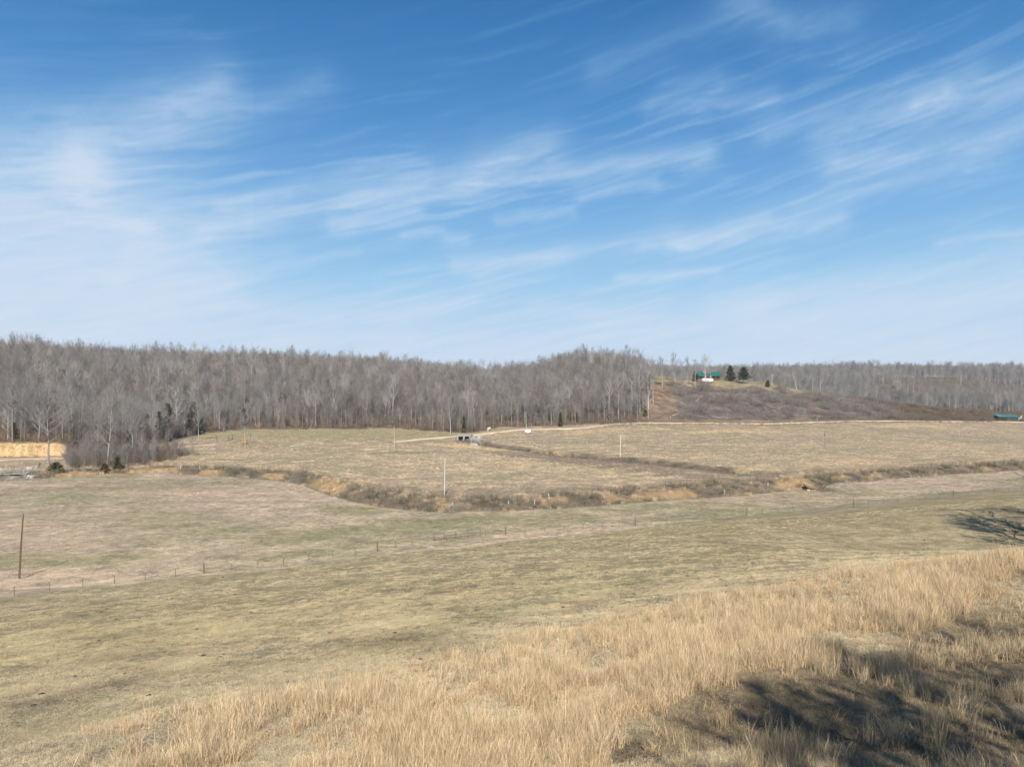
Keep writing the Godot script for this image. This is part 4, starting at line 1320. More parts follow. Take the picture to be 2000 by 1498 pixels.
func build_fence() -> void:
	var r := RandomNumberGenerator.new()
	r.seed = 5
	var line := spots([-120, 1188, 34, 1163, 156, 1147, 320, 1131, 464, 1114, 635, 1091, 747, 1075, 848, 1057, 938, 1047, 1045, 1041, 1174, 1031, 1317, 1018, 1471, 1006, 1609, 993, 1733, 983, 1894, 969, 2000, 959, 2150, 946])
	var o := thing("wire_fence", "long wire fence of thin steel posts along the foot of the pasture", "fence")
	var wood := Mesher.new()
	wood.path(PackedVector3Array([Vector3(0, -0.5, 0), Vector3(0, 1.5, 0)]), 0.085, 0.075, 7, WOOD * 0.9)
	wood.cap(Vector3(0, 1.5, 0), Vector3.UP, 0.075, 7, WOOD)
	var wood_mesh := wood.done()
	var steel := Mesher.new()
	steel.box(Vector3(0, 0.45, 0), Vector3(0.085, 1.5, 0.035), Color(0.20, 0.115, 0.085))
	steel.box(Vector3(0, 0.45, 0.022), Vector3(0.014, 1.5, 0.03), Color(0.20, 0.115, 0.085))
	steel.box(Vector3(0, 1.27, 0.004), Vector3(0.072, 0.12, 0.06), Color(0.55, 0.53, 0.5))
	var steel_mesh := steel.done()
	var posts := []
	var carry := 0.0
	var n := 0
	for k in line.size() - 1:
		var a := line[k]
		var b := line[k + 1]
		var d := carry
		while d < a.distance_to(b):
			var p := a.lerp(b, d / a.distance_to(b))
			posts.append(p)
			d += 3.62
		carry = d - a.distance_to(b)
	var tops := []
	for p in posts:
		var wooden := n % 7 == 1
		n += 1
		tops.append(put(p.x, p.y))
		var q := part("wood_post" if wooden else "steel_post", wood_mesh if wooden else steel_mesh, pb, o)
		q.position = put(p.x, p.y)
		q.rotation = Vector3(r.randf_range(-0.03, 0.03), r.randf() * 3.0, r.randf_range(-0.03, 0.03))
	for h in [0.12, 0.3, 0.5, 0.7, 0.95, 1.2]:
		var m := Mesher.new()
		var pts := PackedVector3Array()
		for t in tops.size():
			pts.append(tops[t] + Vector3(0, h, 0))
			if t + 1 < tops.size(): pts.append((tops[t] + tops[t + 1]) / 2.0 + Vector3(0, h - 0.03, 0))
		m.path(pts, 0.0045, 0.0045, 3, Color(0.25, 0.24, 0.23))
		part("wire", m.done(), pb, o)
	# the stock gate let into the fence
	var g := spots([847, 1057, 868, 1054, 890, 1051.5, 914, 1049, 938, 1046.5])
	var gate := thing("stock_gate", "dark pipe gate panel set in the wire fence", "gate", put(g[0].x, g[0].y))
	var col := Color(0.11, 0.10, 0.095)
	for k in g.size():
		var at := put(g[k].x, g[k].y) - gate.position
		var m := Mesher.new()
		m.path(PackedVector3Array([at + Vector3(0, -0.3, 0.15), at + Vector3(0, 1.35, 0.15)]), 0.05, 0.05, 6, col)
		part("upright", m.done(), pb, gate)
	for h in [0.3, 0.62, 1.22]:
		var m := Mesher.new()
		var pts := PackedVector3Array()
		for q in g: pts.append(put(q.x, q.y) - gate.position + Vector3(0, h, 0.15))
		m.path(pts, 0.035, 0.035, 5, col)
		part("rail", m.done(), pb, gate)
	# a few old posts at the corner of the field before the woods
	var stub := Mesher.new()
	stub.path(PackedVector3Array([Vector3(0, -0.5, 0), Vector3(0.03, 3.0, 0)]), 0.12, 0.10, 7, WOOD * 0.85)
	stub.cap(Vector3(0.03, 3.0, 0), Vector3.UP, 0.10, 7, WOOD)
	var sm := stub.done()
	var where := [[446, 862, 1.0, "thick dark fence post at the corner of the mown field before the woods"], [453.5, 858, 0.8, "shorter dark fence post beside the thick corner post"], [424, 862, 0.9, "leaning dark fence post in the scrub left of the corner post"], [488.5, 866, 1.35, "tall thin fence post between the rusty feeder and the fallen trunk"]]
	for q in where:
		var p := spot(q[0], q[1])
		var s := single("fence_post", sm, pb, q[3], "fence post", "old posts at the field corner")
		s.position = put(p.x, p.y)
		s.scale = Vector3(0.6 if q[2] > 1.2 else 1.0, q[2], 0.6 if q[2] > 1.2 else 1.0)
		s.rotation.z = 0.25 if q[0] == 424 else 0.02
	for q in [[1931, 912, "left post of a leaning pair above the creek brush"], [1934.5, 911, "right post of a leaning pair above the creek brush"], [1977.5, 906, "thick dark post above the creek brush near the picture edge"], [1598, 928, "dark curved stub standing above the creek brush"]]:
		var p := spot(q[0], q[1])
		var s := single("fence_post", sm, pb, q[2], "fence post", "posts along the upper creek bank")
		s.position = put(p.x, p.y)
		s.scale = Vector3(1.2, 0.42, 1.2) if q[0] < 1900 else Vector3(1.0, 0.5, 1.0)
		s.rotation.z = rng.randf_range(-0.15, 0.15)

func build_house() -> void:
	var f := 548.0
	var at := put(151.4, f, 0.25)
	var o := thing("log_house", "dark log house with a green metal roof on the hilltop", "house", at)
	var log_ := Color(0.055, 0.034, 0.026)
	var green := Color(0.009, 0.105, 0.080)
	var m := Mesher.new()
	# walls, built of courses that step in and out
	for k in 8:
		var y := 0.17 + k * 0.345
		var d := 0.03 if k % 2 else 0.0
		m.box(Vector3(-0.2, y - 0.2, -3.0), Vector3(18.2 + d, 0.345, 7.0 + d), log_ * (1.15 if k % 2 else 0.85))
	m.box(Vector3(-0.2, -0.9, -3.0), Vector3(18.0, 1.3, 6.8), Color(0.22, 0.2, 0.18))
	part("wall", m.done(), pb, o)
	m = Mesher.new()                     # main roof, ridge along x, ribbed metal
	for s in [1.0, -1.0]:
		var e := Vector3(0, 2.55, -3.0 + s * 4.6)
		var rdg := Vector3(0, 5.35, -3.0)
		var nrm := Vector3(0, 1, s * 0.6)
		m.quad(Vector3(-9.9, e.y, e.z), Vector3(9.3, e.y, e.z), Vector3(9.3, rdg.y, rdg.z), Vector3(-9.9, rdg.y, rdg.z), nrm, green)
		m.quad(Vector3(-9.9, e.y - 0.14, e.z), Vector3(9.3, e.y - 0.14, e.z), Vector3(9.3, rdg.y - 0.14, rdg.z), Vector3(-9.9, rdg.y - 0.14, rdg.z), -nrm, log_)
		m.quad(Vector3(-9.9, e.y - 0.14, e.z), Vector3(9.3, e.y - 0.14, e.z), Vector3(9.3, e.y, e.z), Vector3(-9.9, e.y, e.z), Vector3(0, 0, s), green * 0.8)
		for k in 33:
			var x := -9.7 + k * 0.59
			m.path(PackedVector3Array([Vector3(x, e.y + 0.03, e.z), Vector3(x, rdg.y + 0.03, rdg.z)]), 0.035, 0.035, 3, green * 1.1)
	var roof := part("roof", m.done(), solid_paint(0.45), o)
	m = Mesher.new()
	m.box(Vector3(-0.3, 5.42, -3.0), Vector3(19.3, 0.12, 0.5), green * 1.2)
	part("ridge_cap", m.done(), pb, roof)
	m = Mesher.new()
	m.box(Vector3(-2.4, 5.7, -2.6), Vector3(1.3, 1.7, 1.0), Color(0.42, 0.27, 0.21))
	m.box(Vector3(-2.4, 6.6, -2.6), Vector3(1.5, 0.16, 1.2), Color(0.5, 0.42, 0.36))
	part("chimney", m.done(), pb, roof)
	m = Mesher.new()                     # gable ends
	for x in [-9.3, 8.9]:
		m.tri(Vector3(x, 2.5, -6.6), Vector3(x, 2.5, 0.6), Vector3(x, 5.2, -3.0), Vector3(signf(x), 0, 0), Color(0.13, 0.055, 0.04))
	part("gable_end", m.done(), pb, o)
	m = Mesher.new()                     # the front cross gable
	var zf := 2.0
	for k in 12:
		var y := 0.1 + k * 0.4
		var half := 3.0 if y < 2.5 else maxf(0.2, 3.0 * (5.0 - y) / 2.5)
		m.box(Vector3(-0.7, y, zf - 1.4), Vector3(half * 2.0, 0.4, 2.8 + (0.05 if k % 2 else 0.0)), log_ * (1.1 if k % 2 else 0.85))
	part("front_gable", m.done(), pb, o)
	m = Mesher.new()
	for s in [1.0, -1.0]:
		var n := Vector3(s * 0.7, 1, 0)
		m.quad(Vector3(-0.7 + s * 3.9, 2.15, zf + 0.7), Vector3(-0.7, 5.25, zf + 0.7), Vector3(-0.7, 5.25, -3.0), Vector3(-0.7 + s * 3.9, 2.15, -3.0), n, green)
		m.quad(Vector3(-0.7 + s * 3.9, 2.0, zf + 0.7), Vector3(-0.7, 5.1, zf + 0.7), Vector3(-0.7, 5.1, -3.0), Vector3(-0.7 + s * 3.9, 2.0, -3.0), -n, log_)
	part("gable_roof", m.done(), solid_paint(0.45), o)
	m = Mesher.new()
	for s in [1.0, -1.0]:
		m.quad(Vector3(-0.7 + s * 3.95, 1.95, zf + 0.73), Vector3(-0.7, 5.1, zf + 0.73), Vector3(-0.7, 5.3, zf + 0.73), Vector3(-0.7 + s * 3.95, 2.2, zf + 0.73), Vector3(0, 0, 1), Color(0.33, 0.30, 0.30))
	part("barge_board", m.done(), pb, o)
	var frame := Color(0.72, 0.72, 0.70)
	for w in [[-2.6, 1.9, 1.1, 1.9], [1.5, 2.2, 1.3, 1.2], [-7.0, 1.3, 1.0, 1.2], [6.0, 1.3, 1.1, 1.3]]:
		var z: float = zf + 0.03 if absf(w[0]) < 3.5 else 0.56
		m = Mesher.new()
		m.box(Vector3(w[0], w[1], z), Vector3(w[2], w[3], 0.10), frame)
		var win := part("window", m.done(), pb, o)
		for s in [-1.0, 1.0]:
			m = Mesher.new()
			m.box(Vector3(w[0] + s * w[2] * 0.23, w[1], z + 0.03), Vector3(w[2] * 0.36, w[3] - 0.36, 0.1), Color(0.03, 0.035, 0.045))
			part("pane", m.done(), solid_paint(0.15), win)
	m = Mesher.new()
	m.box(Vector3(5.9, 0.0, 2.2), Vector3(7.0, 0.22, 3.4), Color(0.19, 0.11, 0.075))
	m.box(Vector3(-6.4, 0.0, 1.6), Vector3(5.6, 0.22, 2.4), Color(0.19, 0.11, 0.075))
	part("deck", m.done(), pb, o)
	for x in [2.7, 4.8, 6.9, 9.2, -9.1, -6.9, -4.6]:
		m = Mesher.new()
		m.box(Vector3(x, 1.2, 3.6 if x > 0.0 else 2.6), Vector3(0.2, 2.4, 0.2), Color(0.16, 0.085, 0.06))
		part("porch_post", m.done(), pb, o)
	for q in [[5.9, 7.0, 3.6], [-6.8, 4.8, 2.6], [10.3, 3.0, 2.4]]:
		m = Mesher.new()
		m.box(Vector3(q[0], 1.0, q[2]), Vector3(q[1], 0.09, 0.09), Color(0.19, 0.10, 0.07))
		m.box(Vector3(q[0], 0.32, q[2]), Vector3(q[1], 0.07, 0.07), Color(0.19, 0.10, 0.07))
		for k in int(q[1] / 0.3): m.box(Vector3(q[0] - q[1] / 2.0 + 0.15 + k * 0.3, 0.66, q[2]), Vector3(0.05, 0.62, 0.05), Color(0.19, 0.10, 0.07))
		part("railing", m.done(), pb, o)
	m = Mesher.new()
	for s in [1.0, -1.0]:
		m.quad(Vector3(2.2 if s > 0 else -9.9, 2.45, 1.5), Vector3(9.3 if s > 0 else -4.0, 2.45, 1.5), Vector3(9.3 if s > 0 else -4.0, 2.2, 4.0 if s > 0 else 3.0), Vector3(2.2 if s > 0 else -9.9, 2.2, 4.0 if s > 0 else 3.0), Vector3(0, 1, 0.1), green)
		m.quad(Vector3(2.2 if s > 0 else -9.9, 2.3, 1.5), Vector3(9.3 if s > 0 else -4.0, 2.3, 1.5), Vector3(9.3 if s > 0 else -4.0, 2.05, 4.0 if s > 0 else 3.0), Vector3(2.2 if s > 0 else -9.9, 2.05, 4.0 if s > 0 else 3.0), Vector3(0, -1, 0), log_)
	part("porch_roof", m.done(), solid_paint(0.45), o)
	# the long white body on the lawn
	var w := thing("white_trailer", "long white rounded trailer parked on the lawn in front of the log house", "trailer", put(146.0, 530.0, 0.0))
	m = Mesher.new()
	var rows := 14
	var cols := 20
	var grid := []
	for a in rows + 1:
		var row := []
		var v := -PI / 2 + PI * a / rows
		for b in cols:
			var u := TAU * b / cols
			var p := Vector3(sgnpow(cos(v), 0.55) * sgnpow(cos(u), 0.6) * 4.4, sgnpow(sin(v), 0.7) * 1.55 + 1.75, sgnpow(cos(v), 0.55) * sgnpow(sin(u), 0.5) * 1.25)
			row.append(p)
		grid.append(row)
	for a in rows:
		for b in cols:
			var p: Vector3 = grid[a][b]
			var p1: Vector3 = grid[a][(b + 1) % cols]
			var p2: Vector3 = grid[a + 1][(b + 1) % cols]
			var p3: Vector3 = grid[a + 1][b]
			var out := (p + p2) / 2.0 - Vector3(0, 1.75, 0)
			m.tri(p, p1, p2, out, Color(0.72, 0.72, 0.71))
			m.tri(p, p2, p3, out, Color(0.80, 0.80, 0.79))
	part("body", m.done(), solid_paint(0.35), w)
	m = Mesher.new()
	m.box(Vector3(-0.1, 2.95, 0.78), Vector3(4.4, 0.34, 0.5), Color(0.04, 0.045, 0.05), Basis(Vector3.RIGHT, -0.5))
	part("window_band", m.done(), solid_paint(0.15), w)
	m = Mesher.new()
	m.box(Vector3(0.5, 1.35, 1.22), Vector3(2.0, 0.28, 0.1), Color(0.06, 0.06, 0.06))
	m.box(Vector3(-1.6, 2.0, 1.24), Vector3(0.6, 0.2, 0.06), Color(0.25, 0.25, 0.26))
	part("vent", m.done(), pb, w)
	for x in [-0.9, 0.3]:
		for z in [-1.0, 1.0]:
			m = Mesher.new()
			m.path(PackedVector3Array([Vector3(x, 0.36, z - 0.12), Vector3(x, 0.36, z + 0.12)]), 0.38, 0.38, 12, Color(0.03, 0.03, 0.03))
			m.cap(Vector3(x, 0.36, z + 0.12), Vector3(0, 0, 1), 0.38, 12, Color(0.03, 0.03, 0.03))
			part("wheel", m.done(), pb, w)

func sgnpow(x: float, p: float) -> float:
	return signf(x) * pow(absf(x), p)

func solid_paint(rough: float) -> StandardMaterial3D:
	var m := painted(rough)
	m.metallic_specular = 0.4
	return m

func build_shed() -> void:
	var p := spot(1972, 822)
	var o := thing("open_shed", "long low shed with a green metal roof beside the dirt road", "shed", put(p.x, p.y))
	var k := p.y / FOCAL             # metres per photo pixel there
	var green := Color(0.05, 0.155, 0.145)
	var m := Mesher.new()
	var y0 := 7.6 * k
	var y1 := 12.4 * k
	var x0 := -20.0 * k
	var x1 := 21.0 * k
	m.quad(Vector3(x0, y0, 0.5), Vector3(x1, y0, 0.5), Vector3(x1, y1 - 0.25, -5.0), Vector3(x0, y1, -5.0), Vector3(0, 1, 0.4), green)
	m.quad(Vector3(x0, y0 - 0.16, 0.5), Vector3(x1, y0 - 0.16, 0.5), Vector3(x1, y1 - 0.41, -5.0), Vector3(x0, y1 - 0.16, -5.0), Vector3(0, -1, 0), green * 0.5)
	m.quad(Vector3(x0, y0 - 0.16, 0.5), Vector3(x1, y0 - 0.16, 0.5), Vector3(x1, y0, 0.5), Vector3(x0, y0, 0.5), Vector3(0, 0, 1), green * 0.7)
	for q in 22:
		var x := lerpf(x0, x1, (q + 0.5) / 22.0)
		m.path(PackedVector3Array([Vector3(x, y0 + 0.03, 0.5), Vector3(x, y1 - 0.1, -5.0)]), 0.04, 0.04, 3, green * 1.15)
	part("roof", m.done(), solid_paint(0.5), o)
	m = Mesher.new()
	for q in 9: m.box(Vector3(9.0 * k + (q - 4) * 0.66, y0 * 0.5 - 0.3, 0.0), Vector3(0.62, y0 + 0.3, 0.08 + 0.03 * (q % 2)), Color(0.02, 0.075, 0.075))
	part("front_wall", m.done(), pb, o)
	m = Mesher.new()
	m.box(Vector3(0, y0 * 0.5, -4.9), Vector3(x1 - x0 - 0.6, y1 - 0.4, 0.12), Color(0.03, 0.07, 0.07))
	part("back_wall", m.done(), pb, o)
	for x in [x0 + 0.4, -10.0 * k, -1.0 * k]:
		m = Mesher.new()
		m.box(Vector3(x, y0 * 0.5 - 0.3, 0.2), Vector3(0.18, y0 + 0.4, 0.18), WOOD)
		part("shed_post", m.done(), pb, o)
	var t := thing("white_stair", "white metal stair frame leaning at the end of the green-roofed shed", "stair", put(p.x + 18.0 * k, p.y - 2.0))
	var white := Color(0.62, 0.63, 0.65)
	for z in [0.0, -0.8]:
		m = Mesher.new()
		m.path(PackedVector3Array([Vector3(-1.4, 0, z), Vector3(1.2, 3.3, z)]), 0.13, 0.13, 4, white)
		part("stringer", m.done(), pb, t)
	for q in 7:
		m = Mesher.new()
		m.box(Vector3(-1.2 + q * 0.38, 0.25 + q * 0.48, -0.4), Vector3(0.3, 0.06, 0.8), white)
		part("tread", m.done(), pb, t)
	for x in [-1.3, 0.6]:
		m = Mesher.new()
		m.box(Vector3(x, 1.1, 0.1), Vector3(0.12, 2.2, 0.12), white)
		part("support", m.done(), pb, t)
	var v := thing("pickup_truck", "grey pickup truck parked beyond the white stair frame", "truck", put(p.x + 26.5 * k, p.y - 3.0))
	m = Mesher.new()
	m.box(Vector3(0, 0.85, 0), Vector3(5.2, 0.75, 1.8), Color(0.36, 0.37, 0.38))
	m.box(Vector3(1.6, 1.05, 0), Vector3(2.0, 0.4, 1.84), Color(0.36, 0.37, 0.38))
	part("body", m.done(), solid_paint(0.3), v)
	m = Mesher.new()
	m.box(Vector3(-0.3, 1.55, 0), Vector3(2.0, 0.7, 1.6), Color(0.38, 0.39, 0.40))
	part("cab", m.done(), solid_paint(0.3), v)
	m = Mesher.new()
	m.box(Vector3(-0.3, 1.58, 0.78), Vector3(1.7, 0.42, 0.08), Color(0.02, 0.02, 0.025))
	part("window", m.done(), solid_paint(0.1), v)
	for x in [-1.6, 1.6]:
		m = Mesher.new()
		m.path(PackedVector3Array([Vector3(x, 0.4, 0.7), Vector3(x, 0.4, 0.95)]), 0.4, 0.4, 12, Color(0.02, 0.02, 0.02))
		m.cap(Vector3(x, 0.4, 0.95), Vector3(0, 0, 1), 0.4, 12, Color(0.025, 0.025, 0.025))
		part("wheel", m.done(), pb, v)

func build_bridge() -> void:
	var p := spot(906, 861)
	var k := p.y / FOCAL
	var o := thing("road_bridge", "low concrete bridge with two dark openings on the dirt road", "bridge", Vector3(p.x, ground(p.x, p.y), -p.y))
	var grey_ := Color(0.34, 0.33, 0.32)
	var h := 11.0 * k
	var w := 23.0 * k
	var m := Mesher.new()
	m.box(Vector3(0, h - 0.3, -2.5), Vector3(w + 1.2, 0.55, 6.0), grey_ * 0.8)
	part("deck", m.done(), pb, o)
	m = Mesher.new()
	m.box(Vector3(0, h + 0.05, 0.4), Vector3(w + 1.2, 0.25, 0.3), grey_ * 0.75)
	m.box(Vector3(0, h + 0.05, -5.2), Vector3(w + 1.2, 0.25, 0.3), grey_ * 0.75)
	part("curb", m.done(), pb, o)
	for x in [-w / 2 - 0.1, w / 2 + 0.1]:
		m = Mesher.new()
		m.box(Vector3(x, h / 2 - 1.0, -2.5), Vector3(0.5, h + 1.0, 5.8), grey_)
		part("abutment", m.done(), pb, o)
	m = Mesher.new()
	m.path(PackedVector3Array([Vector3(-0.25, -0.8, 0.3), Vector3(0.1, h - 0.5, 0.2)]), 0.35, 0.28, 6, Color(0.55, 0.53, 0.48))
	m.box(Vector3(0.1, h / 2 - 0.6, -2.6), Vector3(0.4, h + 0.2, 5.0), grey_ * 0.8)
	part("pier", m.done(), pb, o)
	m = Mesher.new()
	m.box(Vector3(0, h / 2 - 0.8, -6.2), Vector3(w, h + 0.6, 0.4), Color(0.08, 0.07, 0.06))  # added near-black sheet, stands in for the shade inside the two openings
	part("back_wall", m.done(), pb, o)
	# rock wing beside it
	var stones := []
	var r := RandomNumberGenerator.new()
	r.seed = 31
	for q in 3: stones.append(rock(r, 0.45, Color(0.27, 0.255, 0.24)).done())
	var places := []
	for q in 420:
		var s := spot(r.randf_range(919, 944), r.randf_range(849, 872))
		if (s.x - p.x) / k > 36.0 - (r.randf() * 6.0): continue
		places.append([s.x, s.y, r.randf_range(0.5, 1.4), r.randf_range(0.6, 1.0), Color(1, 0.98, 0.96) * r.randf_range(0.7, 1.5), -0.1])
	scatter("riprap_rocks", stones, pb, places, "pile of broken grey rocks on the bank beside the bridge")
	# by the road: white box, sign box on a post
	var b := spot(1031, 846)
	k = b.y / FOCAL
	var t := thing("box_trailer", "small white box trailer parked at the road edge below the woods", "trailer", put(b.x, b.y))
	m = Mesher.new()
	m.box(Vector3(0, 3.3 * k, 0), Vector3(12.0 * k, 5.2 * k, 1.8), Color(0.62, 0.60, 0.60))
	part("box", m.done(), solid_paint(0.4), t)
	m = Mesher.new()
	m.box(Vector3(6.4 * k, 3.2 * k, 0), Vector3(0.5, 4.0 * k, 1.5), Color(0.07, 0.07, 0.08))
	part("end_door", m.done(), pb, t)
	for x in [-1.0, 1.0]:
		m = Mesher.new()
		m.path(PackedVector3Array([Vector3(x, 0.3, 0.75), Vector3(x, 0.3, 0.96)]), 0.33, 0.33, 10, Color(0.03, 0.03, 0.03))
		m.cap(Vector3(x, 0.3, 0.96), Vector3(0, 0, 1), 0.33, 10, Color(0.03, 0.03, 0.03))
		part("wheel", m.done(), pb, t)
	var s := spot(953, 842)
	k = s.y / FOCAL
	t = thing("box_stand", "pale grey box stand with a dark top on a post in the clearing", "hunting stand", put(s.x, s.y))
	m = Mesher.new()
	m.box(Vector3(0, 3.4 * k, 0), Vector3(0.42, 7.0 * k, 0.42), Color(0.50, 0.46, 0.42))
	part("post", m.done(), pb, t)
	m = Mesher.new()
	m.box(Vector3(3.0 * k, 6.2 * k, -0.2), Vector3(4.4 * k, 4.0 * k, 1.2), Color(0.46, 0.46, 0.49))
	part("box", m.done(), pb, t)
	m = Mesher.new()
	m.box(Vector3(3.4 * k, 8.7 * k, -0.2), Vector3(5.4 * k, 0.25, 1.6), Color(0.07, 0.06, 0.06))
	part("cover", m.done(), pb, t)
	# rusty feeder at the field edge
	var q := spot(478, 867)
	k = q.y / FOCAL
	t = thing("hay_feeder", "rust-orange metal hay feeder behind the lone pale tree", "feeder", put(q.x, q.y))
	var rust := Color(0.42, 0.22, 0.055)
	for x in [-5.0, 4.6]:
		m = Mesher.new()
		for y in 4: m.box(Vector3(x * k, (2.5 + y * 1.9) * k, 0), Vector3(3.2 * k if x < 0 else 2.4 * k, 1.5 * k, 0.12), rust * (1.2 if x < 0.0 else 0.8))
		for e in [-1.4, 1.4]: m.box(Vector3((x + e * 0.8) * k, 4.5 * k, 0.05), Vector3(0.16, 9.4 * k, 0.16), rust * 0.6)
		part("end_panel", m.done(), pb, t)
	m = Mesher.new()
	m.box(Vector3(0, 1.6 * k, 0), Vector3(10.0 * k, 0.12, 1.4), rust * 0.45)
	part("tray", m.done(), pb, t)

func rock(r: RandomNumberGenerator, size: float, col: Color) -> Mesher:
	var m := Mesher.new()
	var rows := 4
	var cols := 7
	var g := []
	for a in rows + 1:
		var v := -PI / 2 + PI * a / rows
		var row := []
		for b in cols:
			var u := TAU * b / cols
			var s := size * (r.randf_range(0.75, 1.15) if a > 0 and a < rows else 0.9)
			row.append(Vector3(cos(v) * cos(u) * s, sin(v) * s * 0.7, cos(v) * sin(u) * s))
		g.append(row)
	for a in rows:
		for b in cols:
			var p: Vector3 = g[a][b]
			var p1: Vector3 = g[a][(b + 1) % cols]
			var p2: Vector3 = g[a + 1][(b + 1) % cols]
			var p3: Vector3 = g[a + 1][b]
			if a > 0: m.tri(p, p1, p2, p + p2, col)
			if a < rows - 1: m.tri(p, p2, p3, p + p2, col)
	return m

func build_logs() -> void:
	var r := RandomNumberGenerator.new()
	r.seed = 61
	# ends of the felled trunks that can be told apart on the cleared hill, as sight lines that meet the slope
	var list := [
		[1444, 766, 1457.6, 774.8], [1467, 778.8, 1489.6, 788.4], [1494.4, 790, 1524.8, 800.4], [1456, 768.4, 1510, 767], [1479, 762, 1510, 762], [1521.6, 768.4, 1542, 776.4],
		[1358.4, 786, 1374.4, 771.6], [1374.4, 792.4, 1388.8, 778], [1387, 795, 1406, 780], [1352, 797, 1369.6, 800.4], [1318.4, 802, 1348.8, 805], [1342.4, 774.8, 1358.4, 781],
		[1414, 786, 1427, 796.4], [1445, 800.4, 1456, 805], [1457.6, 787.6, 1470.4, 797], [1494.4, 776.4, 1512, 785], [1524.8, 782, 1531, 789], [1430, 766.8, 1436, 773],
		[1436.8, 774, 1446.4, 768.4], [1336, 751.6, 1350.4, 763.6], [1318.4, 752.4, 1329.6, 762], [1293, 770, 1309, 779.6], [1315, 774.8, 1326.4, 781], [1329.6, 786, 1342.4, 794],
		[1528, 813, 1560, 812], [1531, 795, 1560, 795.6], [1313.6, 813, 1326.4, 808.4], [1272, 818, 1293, 813], [1249.6, 818, 1281.6, 813], [1356.8, 813, 1384, 815], [1390, 815, 1432, 816.4],
		[1497.6, 780, 1502, 786], [1512, 802, 1525, 813], [1496, 800, 1506, 807], [1403, 768, 1405, 775], [1685, 788, 1722, 783], [1802, 797, 1826, 805], [1683, 800, 1691, 796], [1400, 760, 1412, 768], [1560, 790, 1578, 797], [1555, 774, 1572, 782],
	]
	var label := "felled trunk lying among the branches on the cleared hillside"
	for k in list.size():
		var e: Array = list[k]
		var a2 := spot(e[0], e[1])
		var b2 := spot(e[2], e[3])
		if a2.distance_to(b2) > 45.0: continue
		var a := put(a2.x, a2.y, 0.35)
		var b := put(b2.x, b2.y, 0.35)
		log_at(r, a, b, r.randf_range(0.16, 0.28), Color(0.35, 0.30, 0.275) * r.randf_range(0.7, 1.35), label)
	for k in 70:
		var x := r.randf_range(112.0, 330.0)
		var f := r.randf_range(455.0, 545.0)
		var d := behind_foot(x, f)
		if d < 6.0 or d > table(hill_x, hill_l, x) - 18.0: continue
		var turn := r.randfn(-0.75, 0.5)
		var long := r.randf_range(4.0, 13.0)
		var e := Vector2(cos(turn), sin(turn)) * long * Vector2(1, 1.6)
		log_at(r, put(x, f, 0.3), put(x + e.x, f + e.y, 0.3), r.randf_range(0.10, 0.20), Color(0.30, 0.255, 0.235) * r.randf_range(0.6, 1.3), label)
	# stumps and drift along the creek
	for q in [[993, 985, 977, "pale snapped stump in the creek brush right of the grey pole"], [997, 977, 966, "upper pale stump in the creek brush right of the grey pole"], [1044, 987, 975, "forked white stump with dark roots at the creek bank"], [1072, 976, 963, "tall weathered stump at the creek bank"], [1415, 967, 956, "small white snag on the creek bank"], [1500, 951, 942, "pale stump in the brush before the orange slump"], [884, 989, 980, "short grey stake in the creek brush by the straw patch"], [1463, 927, 919, "white stub on the brook bank"], [352, 917, 908, "pale stump at the creek bank left"], [390, 918, 909, "white stump in the bushes on the creek bank"], [1310, 819, 812, "pale stump at the bottom of the cleared hill"], [1597, 822, 816, "white stump at the foot of the cleared hill near the road"], [1420, 819, 813, "small stump at the foot of the cleared hill"]]:
		var p := spot(q[0], q[1])
		var h: float = (q[1] - q[2]) / FOCAL * p.y
		var o := thing("tree_stump", q[3], "stump", put(p.x, p.y, -0.1), r.randf() * TAU)
		var m := Mesher.new()
		m.path(PackedVector3Array([Vector3(0, -0.2, 0), Vector3(0, h * 0.3, 0), Vector3(h * 0.08, h, 0)]), 0.24, 0.11, 7, Color(0.38, 0.36, 0.335))
		m.spike(Vector3(0.05, h * 0.55, 0), Vector3(h * 0.3, h * 1.1, 0.05), 0.1, Color(0.38, 0.36, 0.335))
		part("trunk", m.done(), pb, o)
		m = Mesher.new()
		for k in 6:
			var az := TAU * k / 6.0 + r.randf()
			m.path(PackedVector3Array([Vector3(0, 0.25, 0), Vector3(cos(az) * 0.5, 0.12, sin(az) * 0.5), Vector3(cos(az) * 1.2, -0.2, sin(az) * 1.2)]), 0.14, 0.04, 5, Color(0.16, 0.13, 0.11))
		part("roots", m.done(), pb, o)
	var p := spot(1572, 958)
	var o := thing("uprooted_stump", "dark uprooted root mass lying beside the orange slump", "stump", put(p.x, p.y, 0.1), 0.5)
	var m := Mesher.new()
	m.path(PackedVector3Array([Vector3(0.2, 0.5, 0), Vector3(1.4, 0.35, 0.3), Vector3(3.0, 0.2, 0.6)]), 0.30, 0.16, 8, Color(0.09, 0.07, 0.055))
	part("trunk", m.done(), pb, o)
	m = Mesher.new()
	for k in 26:
		var d := Vector3(r.randf_range(-0.5, 0.2), r.randf_range(-0.6, 1.0), r.randf_range(-1, 1)).normalized()
		var root := Vector3(0.1, 0.55, 0)
		var mid := root + d * r.randf_range(0.4, 0.7)
		m.path(PackedVector3Array([root, mid, mid + (d + Vector3(r.randf_range(-0.6, 0.6), r.randf_range(-0.4, 0.6), r.randf_range(-0.6, 0.6))).normalized() * r.randf_range(0.3, 0.7)]), 0.13, 0.03, 5, Color(0.055, 0.042, 0.035))
	part("roots", m.done(), pb, o)
	m = rock(r, 0.5, Color(0.50, 0.36, 0.20))
	single("clay_clod", m.done(), pb, "pale clay clod resting against the uprooted stump", "clod").position = put(p.x + 0.6, p.y - 1.0, 0.15)
